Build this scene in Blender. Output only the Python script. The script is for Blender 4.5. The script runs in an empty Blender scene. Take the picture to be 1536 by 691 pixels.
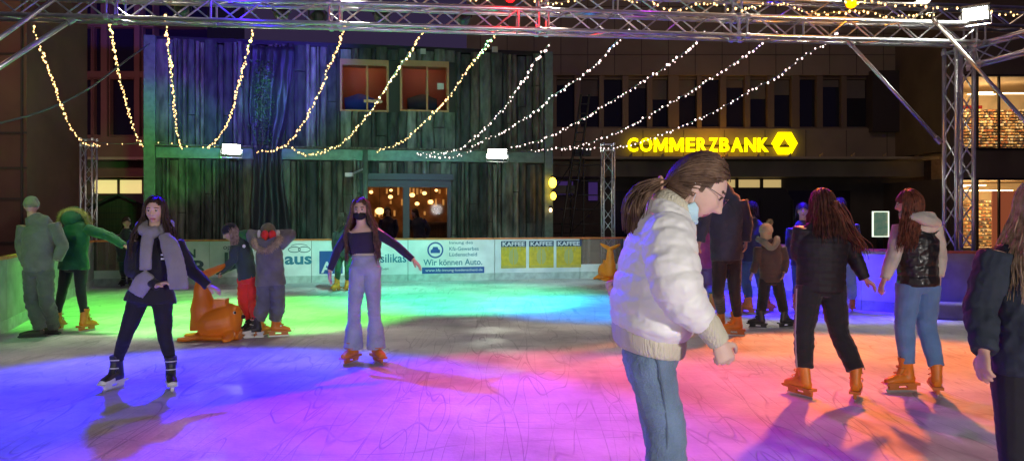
import bpy, math, random
from mathutils import Vector, Matrix, noise
R = math.radians
random.seed(7)
sc = bpy.context.scene
C = sc.collection
F, HC, HY = 1150.0, 1.55, 322.0

def W(px, py, Y):
    return Vector(((px-768)*Y/F, Y, HC-(py-HY)*Y/F))
def G(px, py):
    Y = F*HC/(py-HY)
    return Vector(((px-768)*Y/F, Y, 0))
def V(*a): return Vector(a)

# ------------------------------------------------------------------ materials
MATS = {}
def mat(name, col, rough=.6, metal=0., var=0., vscale=8., bump=0., bscale=40., emit=None, estr=0., stretch=None,
        trans=0., alpha=1., spec=.5, col2=None, sheen=0., coat=0., detail=4., ring=False):
    if name in MATS: return MATS[name]
    m = bpy.data.materials.new(name); m.use_nodes = True
    nt = m.node_tree; b = nt.nodes['Principled BSDF']; L = nt.links
    b.inputs['Base Color'].default_value = (*col, 1)
    b.inputs['Roughness'].default_value = rough
    b.inputs['Metallic'].default_value = metal
    b.inputs['Specular IOR Level'].default_value = spec
    b.inputs['Transmission Weight'].default_value = trans
    b.inputs['Alpha'].default_value = alpha
    b.inputs['Sheen Weight'].default_value = sheen
    b.inputs['Coat Weight'].default_value = coat
    if emit:
        b.inputs['Emission Color'].default_value = (*emit, 1)
        b.inputs['Emission Strength'].default_value = estr
    if var or bump:
        tc = nt.nodes.new('ShaderNodeTexCoord'); mp = nt.nodes.new('ShaderNodeMapping')
        L.new(tc.outputs['Object'], mp.inputs[0])
        if stretch: mp.inputs['Scale'].default_value = stretch
    if var or col2:
        n = nt.nodes.new('ShaderNodeTexNoise'); n.inputs['Scale'].default_value = vscale
        n.inputs['Detail'].default_value = detail
        L.new(mp.outputs[0], n.inputs['Vector'])
        cr = nt.nodes.new('ShaderNodeValToRGB')
        c2 = col2 or tuple(min(1, c*(1+var)) for c in col)
        c1 = col if col2 else tuple(c*(1-var) for c in col)
        cr.color_ramp.elements[0].color = (*c1, 1); cr.color_ramp.elements[0].position = .32
        cr.color_ramp.elements[1].color = (*c2, 1); cr.color_ramp.elements[1].position = .68
        L.new(n.outputs['Fac'], cr.inputs[0]); L.new(cr.outputs[0], b.inputs['Base Color'])
    if bump:
        n2 = nt.nodes.new('ShaderNodeTexNoise'); n2.inputs['Scale'].default_value = bscale
        n2.inputs['Detail'].default_value = 5
        L.new(mp.outputs[0], n2.inputs['Vector'])
        bp = nt.nodes.new('ShaderNodeBump'); bp.inputs['Strength'].default_value = bump
        bp.inputs['Distance'].default_value = .01
        L.new(n2.outputs['Fac'], bp.inputs['Height']); L.new(bp.outputs[0], b.inputs['Normal'])
    MATS[name] = m
    return m

def fabric(name, col, var=.18, rough=.85, bump=.35, bscale=90, sheen=.2, **k):
    return mat(name, col, rough, var=var, vscale=6, bump=bump, bscale=bscale, sheen=sheen, **k)

# ------------------------------------------------------------------ mesh builder
def wloc(o):
    p = Vector((0, 0, 0))
    while o is not None:
        p += o.location; o = o.parent
    return p

def catmull(pts, step):
    P = [Vector(p[0]) for p in pts]; Rr = [p[1] for p in pts]
    out = []
    n = len(P)
    for i in range(n-1):
        p0 = P[i-1] if i > 0 else P[i]*2-P[i+1]
        p1, p2 = P[i], P[i+1]
        p3 = P[i+2] if i+2 < n else P[i+1]*2-P[i]
        seg = max(1, int(math.ceil((p2-p1).length/step)))
        for k in range(seg):
            t = k/seg; t2 = t*t; t3 = t2*t
            p = .5*((2*p1)+(-p0+p2)*t+(2*p0-5*p1+4*p2-p3)*t2+(-p0+3*p1-3*p2+p3)*t3)
            s = t*t*(3-2*t)
            r = tuple(a*(1-s)+b*s for a, b in zip(Rr[i], Rr[i+1]))
            out.append((p, r))
    out.append((P[-1], Rr[-1]))
    return out

class MB:
    def __init__(s, M=None):
        s.v = []; s.f = []; s.mi = []; s.M = M; s.cur = 0
    def addv(s, p):
        p = Vector(p)
        if s.M is not None: p = s.M @ p
        s.v.append(p); return len(s.v)-1
    def face(s, *idx):
        s.f.append(tuple(idx)); s.mi.append(s.cur)
    def box(s, c, d, rz=0, M=None):
        c = Vector(c); hx, hy, hz = d[0]/2, d[1]/2, d[2]/2
        Mr = M if M is not None else Matrix.Rotation(rz, 3, 'Z')
        ids = []
        for z in (-hz, hz):
            for x, y in ((-hx, -hy), (hx, -hy), (hx, hy), (-hx, hy)):
                ids.append(s.addv(c + Mr @ Vector((x, y, z))))
        a = ids
        for q in ((3, 2, 1, 0), (4, 5, 6, 7), (0, 1, 5, 4), (1, 2, 6, 5), (2, 3, 7, 6), (3, 0, 4, 7)):
            s.face(*[a[i] for i in q])
        return s
    def b2(s, p0, p1):
        p0 = Vector(p0); p1 = Vector(p1)
        return s.box((p0+p1)/2, [abs(a) for a in (p1-p0)])
    def rod(s, a, b, r, n=8, r2=None):
        a = Vector(a); b = Vector(b)
        return s.tube([(a, (r, r)), (b, (r2 or r, r2 or r))], n=n, step=99)
    def tube(s, pts, n=12, step=.04, ref=None, quilt=None, cap=True):
        pts = [(Vector(p), (r, r) if not isinstance(r, (tuple, list)) else tuple(r)) for p, r in pts]
        rs = catmull(pts, step) if step < 50 else pts
        prev = None; rings = []; sl = 0
        for i, (p, r) in enumerate(rs):
            a = rs[max(i-1, 0)][0]; b = rs[min(i+1, len(rs)-1)][0]
            t = (b-a)
            t = t.normalized() if t.length > 1e-9 else Vector((0, 0, 1))
            base = Vector(ref) if ref is not None else (prev if prev is not None else
                    (Vector((1, 0, 0)) if abs(t.x) < .8 else Vector((0, 1, 0))))
            sd = base - t*base.dot(t)
            if sd.length < 1e-4: sd = t.orthogonal()
            sd.normalize(); prev = sd
            nn = t.cross(sd)
            if i: sl += (p-rs[i-1][0]).length
            ra, rb = r[0], r[1]
            if quilt:
                q = quilt[1]*(abs(math.sin(math.pi*sl/quilt[0]))**.45-.7)
                ra += q; rb += q
            ring = []
            for k in range(n):
                an = 2*math.pi*k/n
                ring.append(s.addv(p+sd*ra*math.cos(an)+nn*rb*math.sin(an)))
            rings.append(ring)
        for i in range(len(rings)-1):
            A, B = rings[i], rings[i+1]
            for k in range(n):
                s.face(A[k], A[(k+1) % n], B[(k+1) % n], B[k])
        if cap:
            s.face(*reversed(rings[0])); s.face(*rings[-1])
        return s
    def ell(s, c, r, M=None, nu=16, nv=10, fn=None):
        c = Vector(c); M = M or Matrix.Identity(3)
        rows = []
        for j in range(nv+1):
            ph = math.pi*j/nv-math.pi/2
            if j in (0, nv):
                q = Vector((0, 0, r[2]*math.sin(ph)))
                if fn: q = fn(q)
                rows.append([s.addv(c+M@q)]); continue
            row = []
            for i in range(nu):
                th = 2*math.pi*i/nu
                q = Vector((r[0]*math.cos(th)*math.cos(ph), r[1]*math.sin(th)*math.cos(ph), r[2]*math.sin(ph)))
                if fn: q = fn(q)
                row.append(s.addv(c+M@q))
            rows.append(row)
        for j in range(nv):
            A, B = rows[j], rows[j+1]
            for i in range(nu):
                k = (i+1) % nu
                if len(A) == 1: s.face(A[0], B[k], B[i])
                elif len(B) == 1: s.face(A[i], A[k], B[0])
                else: s.face(A[i], A[k], B[k], B[i])
        return s
    def prism(s, poly, org, ax, ay, th):
        org = Vector(org); ax = Vector(ax); ay = Vector(ay); nz = ax.cross(ay).normalized()*th
        a = [s.addv(org+ax*x+ay*y) for x, y in poly]
        b = [s.addv(org+ax*x+ay*y+nz) for x, y in poly]
        n = len(poly)
        s.face(*reversed(a)); s.face(*b)
        for i in range(n): s.face(a[i], a[(i+1) % n], b[(i+1) % n], b[i])
        return s
    def mesh(s, name, off=Vector((0, 0, 0))):
        me = bpy.data.meshes.new(name)
        me.from_pydata([v-off for v in s.v], [], s.f)
        for p, m in zip(me.polygons, s.mi): p.material_index = m
        me.update(); return me
    def build(s, name, m, parent=None, loc=None, smooth=False, me=None):
        off = wloc(parent) if parent is not None else (Vector(loc) if loc is not None else Vector((0, 0, 0)))
        if me is None: me = s.mesh(name, off)
        else:
            me.transform(Matrix.Translation(-off))
        for x in (m if isinstance(m, (list, tuple)) else [m]): me.materials.append(x)
        if smooth:
            me.polygons.foreach_set('use_smooth', [True]*len(me.polygons))
        me.name = name
        o = bpy.data.objects.new(name, me); C.objects.link(o)
        if parent is not None: o.parent = parent
        elif loc is not None: o.location = loc
        return o

DEAD = []
TMP = bpy.data.scenes.new('tmp')
def remesh(mb, voxel, it=2, wr=0., wf=9., wst=(1, 1, 1), seed=0):
    me = mb.mesh('tmp')
    for q_ in DEAD[-1:]:
        if q_.name in TMP.collection.objects: TMP.collection.objects.unlink(q_)
    o = bpy.data.objects.new('tmp', me); TMP.collection.objects.link(o)
    r = o.modifiers.new('r', 'REMESH'); r.mode = 'VOXEL'; r.voxel_size = voxel; r.use_smooth_shade = True
    if it:
        q = o.modifiers.new('s', 'SMOOTH'); q.iterations = it; q.factor = .5
    TMP.view_layers[0].update(); dg = TMP.view_layers[0].depsgraph
    out = bpy.data.meshes.new_from_object(o.evaluated_get(dg))
    DEAD.append(o)
    if wr:
        sv = Vector((seed*3.7, seed*1.3, seed*2.1))
        n = len(out.vertices); co = [0.]*(3*n); no = [0.]*(3*n)
        out.vertices.foreach_get('co', co); out.vertices.foreach_get('normal', no)
        for i in range(0, 3*n, 3):
            q = Vector((co[i]*wst[0], co[i+1]*wst[1], co[i+2]*wst[2]))*wf+sv
            d = ((1-abs(noise.noise(q))*2.2)*.6+noise.noise(q*2.3+Vector((5, 1, 2)))*.5)*wr
            co[i] += no[i]*d; co[i+1] += no[i+1]*d; co[i+2] += no[i+2]*d
        out.vertices.foreach_set('co', co)
        out.update()
    return out

def thing(name, label, cat, loc=(0, 0, 0), group=None):
    o = bpy.data.objects.new(name, None); C.objects.link(o)
    o.empty_display_size = .2
    o.location = loc; o['label'] = label; o['category'] = cat
    if group: o['group'] = group
    return o
def tag(o, label, cat, group=None):
    o['label'] = label; o['category'] = cat
    if group: o['group'] = group
    return o
def struct(o): o['kind'] = 'structure'; return o

def textmesh(s, w, h, off=0., ext=.004):
    cu = bpy.data.curves.new('t', 'FONT'); cu.body = s; cu.size = 1; cu.offset = off; cu.extrude = ext; cu.resolution_u = 3
    cu.fill_mode = 'BOTH'
    for q_ in DEAD[-1:]:
        if q_.name in TMP.collection.objects: TMP.collection.objects.unlink(q_)
    o = bpy.data.objects.new('t', cu); TMP.collection.objects.link(o)
    TMP.view_layers[0].update(); dg = TMP.view_layers[0].depsgraph
    me = bpy.data.meshes.new_from_object(o.evaluated_get(dg))
    DEAD.append(o)
    xs = [v.co.x for v in me.vertices]; ys = [v.co.y for v in me.vertices]
    x0, x1, y0, y1 = min(xs), max(xs), min(ys), max(ys)
    for v in me.vertices:
        v.co = Vector(((v.co.x-x0)/(x1-x0)*w, (v.co.y-y0)/(y1-y0)*h, v.co.z))
    return me
def text(name, s, org, ax, m, parent, w, h, off=0., ext=.004):
    """lettering standing upright: org = lower left corner, ax = reading direction"""
    me = textmesh(s, w, h, off, ext)
    ax = Vector(ax).normalized(); up = Vector((0, 0, 1)); n = ax.cross(up)
    M = Matrix((ax, up, n)).transposed().to_4x4(); M.translation = Vector(org)
    me.transform(M)
    return MB().build(name, m, parent, me=me)

def light(kind, name, loc, target, power, col, size=.1, cone=60, blend=.5, parent=None):
    l = bpy.data.lights.new(name, kind); l.energy = power; l.color = col
    if kind == 'SPOT':
        l.spot_size = R(cone); l.spot_blend = blend; l.shadow_soft_size = size
    elif kind == 'AREA': l.size = size
    else: l.shadow_soft_size = size
    o = bpy.data.objects.new(name, l); C.objects.link(o); o.location = loc
    if target is not None:
        d = (Vector(target)-Vector(loc)); o.rotation_euler = d.to_track_quat('-Z', 'Y').to_euler()
    if parent is not None:
        o.location = Vector(loc)-wloc(parent); o.parent = parent
    return o
# ================================================================== SETTING
def ice_material():
    m = bpy.data.materials.new('ice'); m.use_nodes = True
    nt = m.node_tree; L = nt.links; N = nt.nodes.new; b = nt.nodes['Principled BSDF']
    tc = N('ShaderNodeTexCoord')
    def lines(scale, seed, eps, dist, st=(1, 1, 1), rot=0.):
        mp = N('ShaderNodeMapping'); mp.inputs['Location'].default_value = (seed, seed*.7, 0)
        mp.inputs['Scale'].default_value = st; mp.inputs['Rotation'].default_value = (0, 0, rot)
        n = N('ShaderNodeTexNoise'); n.inputs['Scale'].default_value = scale; n.inputs['Detail'].default_value = 1.0
        n.inputs['Distortion'].default_value = dist
        L.new(tc.outputs['Object'], mp.inputs[0]); L.new(mp.outputs[0], n.inputs['Vector'])
        s = N('ShaderNodeMath'); s.operation = 'SUBTRACT'; s.inputs[1].default_value = .5
        a = N('ShaderNodeMath'); a.operation = 'ABSOLUTE'
        r = N('ShaderNodeMapRange'); r.inputs['From Min'].default_value = 0; r.inputs['From Max'].default_value = eps
        r.inputs['To Min'].default_value = 1; r.inputs['To Max'].default_value = 0
        L.new(n.outputs['Fac'], s.inputs[0]); L.new(s.outputs[0], a.inputs[0]); L.new(a.outputs[0], r.inputs['Value'])
        return r.outputs[0]
    ls = [lines(1.1, 3, .0022, .0, (1, .10, 1), .2), lines(1.5, 17, .003, .0, (1, .10, 1), .7), lines(1.3, 31, .003, .0, (.09, 1, 1), -.3),
          lines(1.8, 47, .004, .0, (1, .09, 1), 1.2), lines(2.2, 59, .004, .0, (1, .10, 1), 1.6), lines(1.6, 71, .0035, .0, (1, .12, 1), -.9),
          lines(2.6, 83, .005, .0, (1, .10, 1), .0), lines(2.4, 97, .005, .0, (1, .12, 1), 2.3)]
    acc = ls[0]
    for x in ls[1:]:
        mx = N('ShaderNodeMath'); mx.operation = 'MAXIMUM'; L.new(acc, mx.inputs[0]); L.new(x, mx.inputs[1]); acc = mx.outputs[0]
    # break the lines up with a patch mask
    pn = N('ShaderNodeTexNoise'); pn.inputs['Scale'].default_value = 1.9; pn.inputs['Detail'].default_value = 3
    L.new(tc.outputs['Object'], pn.inputs['Vector'])
    pr = N('ShaderNodeMapRange'); pr.inputs['From Min'].default_value = .34; pr.inputs['From Max'].default_value = .54
    L.new(pn.outputs['Fac'], pr.inputs['Value'])
    ml = N('ShaderNodeMath'); ml.operation = 'MULTIPLY'; L.new(acc, ml.inputs[0]); L.new(pr.outputs[0], ml.inputs[1])
    # cloudy snow base
    cn = N('ShaderNodeTexNoise'); cn.inputs['Scale'].default_value = 1.1; cn.inputs['Detail'].default_value = 8; cn.inputs['Roughness'].default_value = .65
    L.new(tc.outputs['Object'], cn.inputs['Vector'])
    cr = N('ShaderNodeValToRGB')
    cr.color_ramp.elements[0].position = .36; cr.color_ramp.elements[0].color = (.46, .48, .50, 1)
    cr.color_ramp.elements[1].position = .62; cr.color_ramp.elements[1].color = (.72, .73, .74, 1)
    L.new(cn.outputs['Fac'], cr.inputs[0])
    mix = N('ShaderNodeMixRGB'); mix.inputs[2].default_value = (.30, .31, .34, 1)
    mf = N('ShaderNodeMath'); mf.operation = 'MULTIPLY'; mf.inputs[1].default_value = .62
    L.new(ml.outputs[0], mf.inputs[0]); L.new(mf.outputs[0], mix.inputs[0]); L.new(cr.outputs[0], mix.inputs[1])
    L.new(mix.outputs[0], b.inputs['Base Color'])
    gr = N('ShaderNodeTexNoise'); gr.inputs['Scale'].default_value = 26; gr.inputs['Detail'].default_value = 6
    L.new(tc.outputs['Object'], gr.inputs['Vector'])
    rr = N('ShaderNodeMapRange'); rr.inputs['To Min'].default_value = .40; rr.inputs['To Max'].default_value = .72
    rr.inputs['From Min'].default_value = .35; rr.inputs['From Max'].default_value = .65
    L.new(pn.outputs['Fac'], rr.inputs['Value']); L.new(rr.outputs[0], b.inputs['Roughness'])
    ad = N('ShaderNodeMath'); ad.operation = 'MULTIPLY_ADD'; ad.inputs[1].default_value = -1.0
    L.new(ml.outputs[0], ad.inputs[0]); L.new(gr.outputs['Fac'], ad.inputs[2])
    bp = N('ShaderNodeBump'); bp.inputs['Strength'].default_value = .45; bp.inputs['Distance'].default_value = .012
    L.new(ad.outputs[0], bp.inputs['Height']); L.new(bp.outputs[0], b.inputs['Normal'])
    b.inputs['Specular IOR Level'].default_value = .32
    return m

ground_m = mat('paving', (.07, .065, .06), .8, var=.35, vscale=1.5, bump=.3, bscale=12)
g = MB(); g.v = [V(-400, -200, -.06), V(400, -200, -.06), V(400, 800, -.06), V(-400, 800, -.06)]; g.face(0, 1, 2, 3)
struct(g.build('ground', ground_m))
BOARD = [(-5.2, 3.0), (-6.0, 7.0), (-6.72, 10.2), (-7.75, 12.9), (-9.06, 16.60), (-8.36, 16.741), (-6.74, 17.067), (-4.58, 17.503), (1.66, 18.76), (1.70, 18.765), (2.75, 18.95),
         (3.75, 17.5), (4.7, 15.0), (5.7, 12.5), (6.55, 11.8), (7.25, 11.45), (7.7, 8.5), (7.5, 3.0)]
g = MB()
poly = [(x, y) for x, y in BOARD] + [(7.2, -6), (-5.2, -6)]
ids = [g.addv((x, y, 0)) for x, y in reversed(poly)]
g.face(*reversed(ids)) if False else g.face(*ids)
ice = g.build('ice', ice_material()); struct(ice)
ice.data.update()
if ice.data.polygons[0].normal.z < 0: ice.data.flip_normals()

# ---- rink boards
m_board = mat('board_plastic', (.80, .84, .84), .32, var=.10, vscale=3, bump=.05, bscale=20)
m_dirty = mat('board_worn', (.34, .36, .36), .5, var=.35, vscale=2.2, bump=.12, bscale=12)
m_rail = mat('rail_plastic', (.62, .17, .05), .45, var=.15)
m_kick = mat('kick_plastic', (.48, .55, .52), .45, var=.2)
m_ply = mat('clear_panel', (.42, .30, .24), .35, alpha=.42)
m_ink = mat('print_grey', (.07, .12, .14), .5)
m_blue = mat('print_blue', (.012, .08, .32), .45)
m_teal = mat('print_teal', (.02, .19, .30), .45)
m_gold = mat('print_gold', (.66, .47, .03), .45, var=.15, vscale=10)
m_bean = mat('print_bean', (.50, .46, .16), .45)
m_white = mat('print_white', (.78, .80, .80), .4)
BH = 1.0
def board(i, j, label, style='solid', seams=1, group='rink boards'):
    a = V(*BOARD[i], 0); b = V(*BOARD[j], 0); return board_ab(a, b, label, style, group)
def board_ab(a, b, label, style='solid', group='rink boards', mt=None):
    d = (b-a); Lg = d.length; ax = d.normalized(); n = V(ax.y, -ax.x, 0)   # n faces the ice (clockwise order seen from above)
    M = Matrix((ax, -n, V(0, 0, 1))).transposed().to_4x4(); M.translation = a
    t = thing('rink_board', label, 'rink board', a, group)
    e = .006
    if style == 'solid':
        m = MB(M); m.b2((e, 0, .16), (Lg-e, .05, BH-.04)); m.build('panel', mt or m_board, t)
    else:
        m = MB(M); m.b2((e, .015, .34), (Lg-e, .03, BH-.04)); m.build('clear_panel', m_ply, t)
        m = MB(M); m.b2((e, 0, .16), (Lg-e, .05, .34)); m.build('panel', m_board, t)
        m = MB(M)
        for u in (0.03, Lg-.03): m.b2((u-.025, -.004, .34), (u+.025, .045, BH-.04))
        m.build('frame', mat('frame_dark', (.06, .06, .06), .5), t)
    m = MB(M); m.b2((e, -.012, .0), (Lg-e, .06, .16)); m.build('kick_plate', m_kick, t)
    m = MB(M); m.b2((0, -.015, BH-.04), (Lg, .07, BH)); m.build('top_rail', m_rail, t)
    m = MB(M)
    for u in (.25, Lg-.25):
        m.b2((u-.03, .052, 0), (u+.03, .09, BH-.05)); m.b2((u-.03, .09, 0), (u+.03, .5, .05))
    m.build('support', mat('galv', (.4, .4, .4), .4, .8), t)
    t['ax'] = list(ax); t['nn'] = list(n)
    return t, a, ax, n, Lg
def P2(ax, n, a, u, z, off=.004): return a+ax*u+n*off+V(0, 0, z)

# left side boards
board(0, 1, 'green lit left side board nearest the camera, before the long left board')
board(1, 2, 'left side board lit green, in front of the old man, near end', mt=None) if False else board_ab(V(*BOARD[1], 0), V(*BOARD[2], 0), 'left side board lit green at the picture edge, nearest piece', 'solid', 'rink boards', m_dirty)
t, a, ax, n, Lg = board_ab(V(*BOARD[2], 0), V(*BOARD[3], 0), 'scuffed left side board lit green beside the old man in the beanie', 'solid', 'rink boards', m_dirty)
board_ab(V(*BOARD[3], 0), V(*BOARD[4], 0), 'left side board behind the old man, ending at the far corner', 'solid', 'rink boards', m_dirty)
bt, a, ax, n, Lg = board(4, 5, 'rink board with brown see-through panel at the far left corner', 'clear')
# far side
A3 = V(*BOARD[7], 0); B3_ = V(*BOARD[8], 0)
FL = V(*BOARD[4], 0); fd = (B3_-FL).normalized()
def upx(px, a=None, ax=None):
    a = a if a is not None else A3; ax = ax if ax is not None else fd
    k = (px-768)/F
    return (k*a.y-a.x)/(ax.x-k*ax.y)
t1, a, ax, n, Lg = board(5, 6, 'pale rink board printed with grey letters N and ER, behind the girl with the scarf')
text('lettering', 'N', P2(ax, n, a, upx(279, a), .60), ax, m_ink, t1, .20, .19, .02)
text('lettering', 'ER', P2(ax, n, a, upx(271, a), .25), ax, m_ink, t1, .56, .29, .03)
t2, a, ax, n, Lg = board(6, 7, 'rink board printed with small rings over the letters aus, behind the children')
text('lettering', 'op', P2(ax, n, a, upx(335, a), .74), ax, m_ink, t2, .16, .11)
text('lettering', 'li', P2(ax, n, a, upx(337, a), .47), ax, m_ink, t2, .20, .24, .02)
text('lettering', 'aus', P2(ax, n, a, upx(427, a), .42), ax, m_teal, t2, .60, .19, .03)
def ring(name, c, ax, rx, rz, w, m, parent, nn, th=.003, seg=40, a0=0, a1=360):
    mb = MB(); up = V(0, 0, 1)
    k = int(seg*(a1-a0)/360)
    for i in range(k+1):
        an = R(a0+(a1-a0)*i/k); cs, sn = math.cos(an), math.sin(an)
        for q in (1, 0):
            for h in (0, th):
                mb.addv(c+ax*(cs*(rx-(w if not q else 0)))+up*(sn*(rz-(w if not q else 0)))+nn*h)
    for i in range(k):
        o = i*4; p = o+4
        mb.face(o+1, p+1, p+3, o+3); mb.face(o, o+2, p+2, p); mb.face(o, p, p+1, o+1); mb.face(o+2, o+3, p+3, p+2)
    return mb.build(name, m, parent)
cc = P2(ax, n, a, upx(449, a), .76)
for dx, s_ in ((-.11, 1), (.11, 1)):
    ring('emblem', cc+ax*dx, ax, .14, .07, .018, m_ink, t2, n)
ring('emblem', cc+ax*.0+V(0, 0, .06), ax, .2, .07, .014, m_ink, t2, n, a0=20, a1=160)
# third board: blue square + silikas; long banner
B3 = V(*BOARD[8], 0); dd = (B3-A3).normalized()
Lt = (B3-A3).length
u1 = upx(612)
t3, a, ax, n, Lg = board_ab(A3, A3+dd*u1, 'rink board printed with a blue square and the word Tsilikas, behind the masked skater')
m = MB(); c0 = P2(ax, n, a, upx(479), .20, .002); m.prism([(0, 0), (.52, 0), (.52, .52), (0, .52)], c0, ax, V(0, 0, 1), .003)
sq = m.build('printed_square', m_blue, t3)
text('lettering', 'A', P2(ax, n, a, upx(479)+.04, .22, .008), ax, m_white, t3, .26, .26, .02)
text('lettering', 'Tsilikas', P2(ax, n, a, upx(560), .44), ax, m_teal, t3, .76, .20, .015)
text('lettering', 'GmbH', P2(ax, n, a, upx(572), .27), ax, m_ink, t3, .16, .05)
a4 = A3+dd*u1; u2 = upx(742)
t4, a, ax, n, Lg = board_ab(a4, A3+dd*u2, 'rink board with round car emblem and slogan above a dark blue web address strip')
up4 = lambda px: upx(px)-u1
cc = P2(ax, n, a, up4(653), .72)
ring('emblem', cc, ax, .19, .19, .035, m_blue, t4, n)
m = MB()
m.prism([(-.11, -.07), (.11, -.07), (.11, .0), (.075, .02), (.05, .075), (-.05, .075), (-.075, .02), (-.11, 0)], cc, ax, V(0, 0, 1), -.004)
m.build('emblem', m_blue, t4)
for k, (s_, w_) in enumerate((('Innung des', .56), ('Kfz-Gewerbes', .70), ('Lüdenscheid', .66))):
    text('lettering', s_, P2(ax, n, a, up4(674), .84-.135*k), ax, m_teal, t4, w_, .085, .006)
text('lettering', 'Wir können Auto.', P2(ax, n, a, up4(635), .36), ax, m_teal, t4, 1.40, .145, .012)
m = MB(); m.prism([(0, 0), (1.48, 0), (1.48, .15), (0, .15)], P2(ax, n, a, up4(633), .165, .002), ax, V(0, 0, 1), .003); m.build('printed_strip', m_blue, t4)
text('lettering', 'www.kfz-innung-luedenscheid.de', P2(ax, n, a, up4(638), .195, .008), ax, m_white, t4, 1.36, .085)
a5 = A3+dd*u2
t5, a, ax, n, Lg = board_ab(a5, B3, 'rink board with three golden KAFFEE posters showing coffee beans')
for k, (x0, x1) in enumerate(((751.5, 789), (793.5, 830.5), (834.5, 871.5))):
    u0 = upx(x0)-u2; uu = upx(x1)-u2; w_ = uu-u0
    m = MB(); m.prism([(0, 0), (w_, 0), (w_, .60), (0, .60)], P2(ax, n, a, u0, .27, .002), ax, V(0, 0, 1), .003); po = m.build('poster', m_gold, t5)
    m = MB(); m.prism([(0, 0), (w_, 0), (w_, .14), (0, .14)], P2(ax, n, a, u0, .78, .006), ax, V(0, 0, 1), .003); m.build('poster_header', mat('print_navy', (.03, .06, .11), .5), po)
    text('lettering', 'KAFFEE', P2(ax, n, a, u0+.035, .80, .012), ax, m_white, po, w_-.07, .10, .03)
    c_ = P2(ax, n, a, u0+w_/2, .54, .006)
    m = MB()
    for sx in (-1, 1):
        pl = []
        for q in range(17):
            an = R(-90+180*q/16); r_ = .17
            pl.append((sx*(.012+.105*max(0, math.cos(an))), .19*math.sin(an)))
        m.prism(pl if sx > 0 else pl[::-1], c_, ax, V(0, 0, 1), .003)
    m.build('bean_print', m_bean, po)
    m = MB()
    for q in range(7): 
        m.prism([(q*w_/7+.02, 0), (q*w_/7+.04, 0), (q*w_/7+.04, .06+.03*(q % 3)), (q*w_/7+.02, .06+.03*(q % 3))], P2(ax, n, a, u0, .72-.02*(q % 3), .006), ax, V(0, 0, 1), .003)
    m.prism([(.03, 0), (w_-.03, 0), (w_-.03, .02), (.03, .02)], P2(ax, n, a, u0, .30, .006), ax, V(0, 0, 1), .003)
    m.build('drip_print', m_bean, po)
board(8, 10, 'rink board with brown see-through panel beside the coffee posters', 'clear')
board(10, 11, 'pale rink board in the far right corner beside the see-through panel')
board(11, 12, 'pale cyan lit rink board behind the dark haired man')
board(12, 13, 'blue lit rink board behind the child in the bobble hat')
board(13, 14, 'bright blue lit board between the two long haired skaters with bare wall behind')
t, a, ax, n, Lg = board_ab(V(*BOARD[14], 0), V(*BOARD[15], 0), 'grey worn rink board under the steel truss tower at right', 'solid', 'rink boards', m_dirty)
board_ab(V(*BOARD[15], 0), V(*BOARD[16], 0), 'grey board right of the truss tower, behind the girl at the picture edge', 'solid', 'rink boards', m_dirty)
board(16, 17, 'right side board nearest the camera')
m = MB(); m.box((6.72, 11.35, .12), (.95, .35, .24), R(-25)); 
s_ = m.build('concrete_step', mat('concrete', (.3, .3, .3), .8, var=.25, vscale=4, bump=.3), loc=(6.72, 11.35, 0)); 
bv = s_.modifiers.new('b', 'BEVEL'); bv.width = .03; bv.segments = 2
tag(s_, 'low grey ballast block on the ice in front of the worn grey board', 'ballast block')

# ---- steel trusses
mat('steel_dark', (.45, .45, .46), .4, .9)
m_alu = mat('aluminium', (.72, .72, .74), .33, .85, var=.15, vscale=5, bump=.05)
def truss(name, label, cat, p0, p1, w=.29, seg=.36, side=None, ch=.031, br=.0125, group='aluminium box trusses'):
    p0 = Vector(p0); p1 = Vector(p1); d = p1-p0; L_ = d.length; t = d.normalized()
    s = Vector(side) if side is not None else V(0, 0, 1).cross(t).normalized()
    s = (s-t*s.dot(t)).normalized(); u = t.cross(s)
    root = thing(name, label, cat, p0, group)
    cor = [(-1, -1), (1, -1), (1, 1), (-1, 1)]
    h = w/2
    for a_, b_ in cor:
        m = MB(); o = s*a_*h+u*b_*h; m.rod(p0+o, p1+o, ch, 10); m.build('chord', m_alu, root, smooth=True)
    nseg = max(1, int(round(L_/seg)))
    for k in range(4):
        a_, b_ = cor[k]; c_, d_ = cor[(k+1) % 4]
        m = MB(); oa = s*a_*h+u*b_*h; ob = s*c_*h+u*d_*h
        for q in [p0, p1]+[p0+t*3.0*i for i in range(1, int(L_/3.0))]:
            for sg in (-.07, .07): m.rod(q+t*(sg-.03)+oa, q+t*(sg+.03)+oa, ch*1.45, 8)  # coupler sleeves around the chords, built into the lacing mesh
            m.rod(q-t*.07+oa, q-t*.07+ob, br*1.3, 5); m.rod(q+t*.07+oa, q+t*.07+ob, br*1.3, 5)
        for i in range(nseg):
            q0 = p0+t*(L_*i/nseg); q1 = p0+t*(L_*(i+1)/nseg)
            if i % 2 == 0: m.rod(q0+oa, q1+ob, br, 5)
            else: m.rod(q0+ob, q1+oa, br, 5)
            if i % 12 == 0: m.rod(q0+oa, q0+ob, br*1.3, 5)
        m.build('lacing_couplers', m_alu, root)
    return root
def TP(px, zoff=0., back=0.):      # a point on the line of the front roof truss
    ax0, ay0, ax1, ay1 = -7.3, 10.50, 7.1, 12.0
    k = (px-768)/F
    s = (k*ay0-ax0)/((ax1-ax0)-k*(ay1-ay0))
    x = ax0+(ax1-ax0)*s; y = ay0+(ay1-ay0)*s
    return V(x, y+back, 4.27-.05*s+zoff)
tw = V(7.08, 12.15, 0)
e0 = V(-8.5, 10.37, 4.275+.145); e1 = V(7.24, 12.0, 4.215+.145)
truss('roof_truss', 'long lower aluminium truss carrying the fairy light strings', 'truss', e0, e1)
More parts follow.
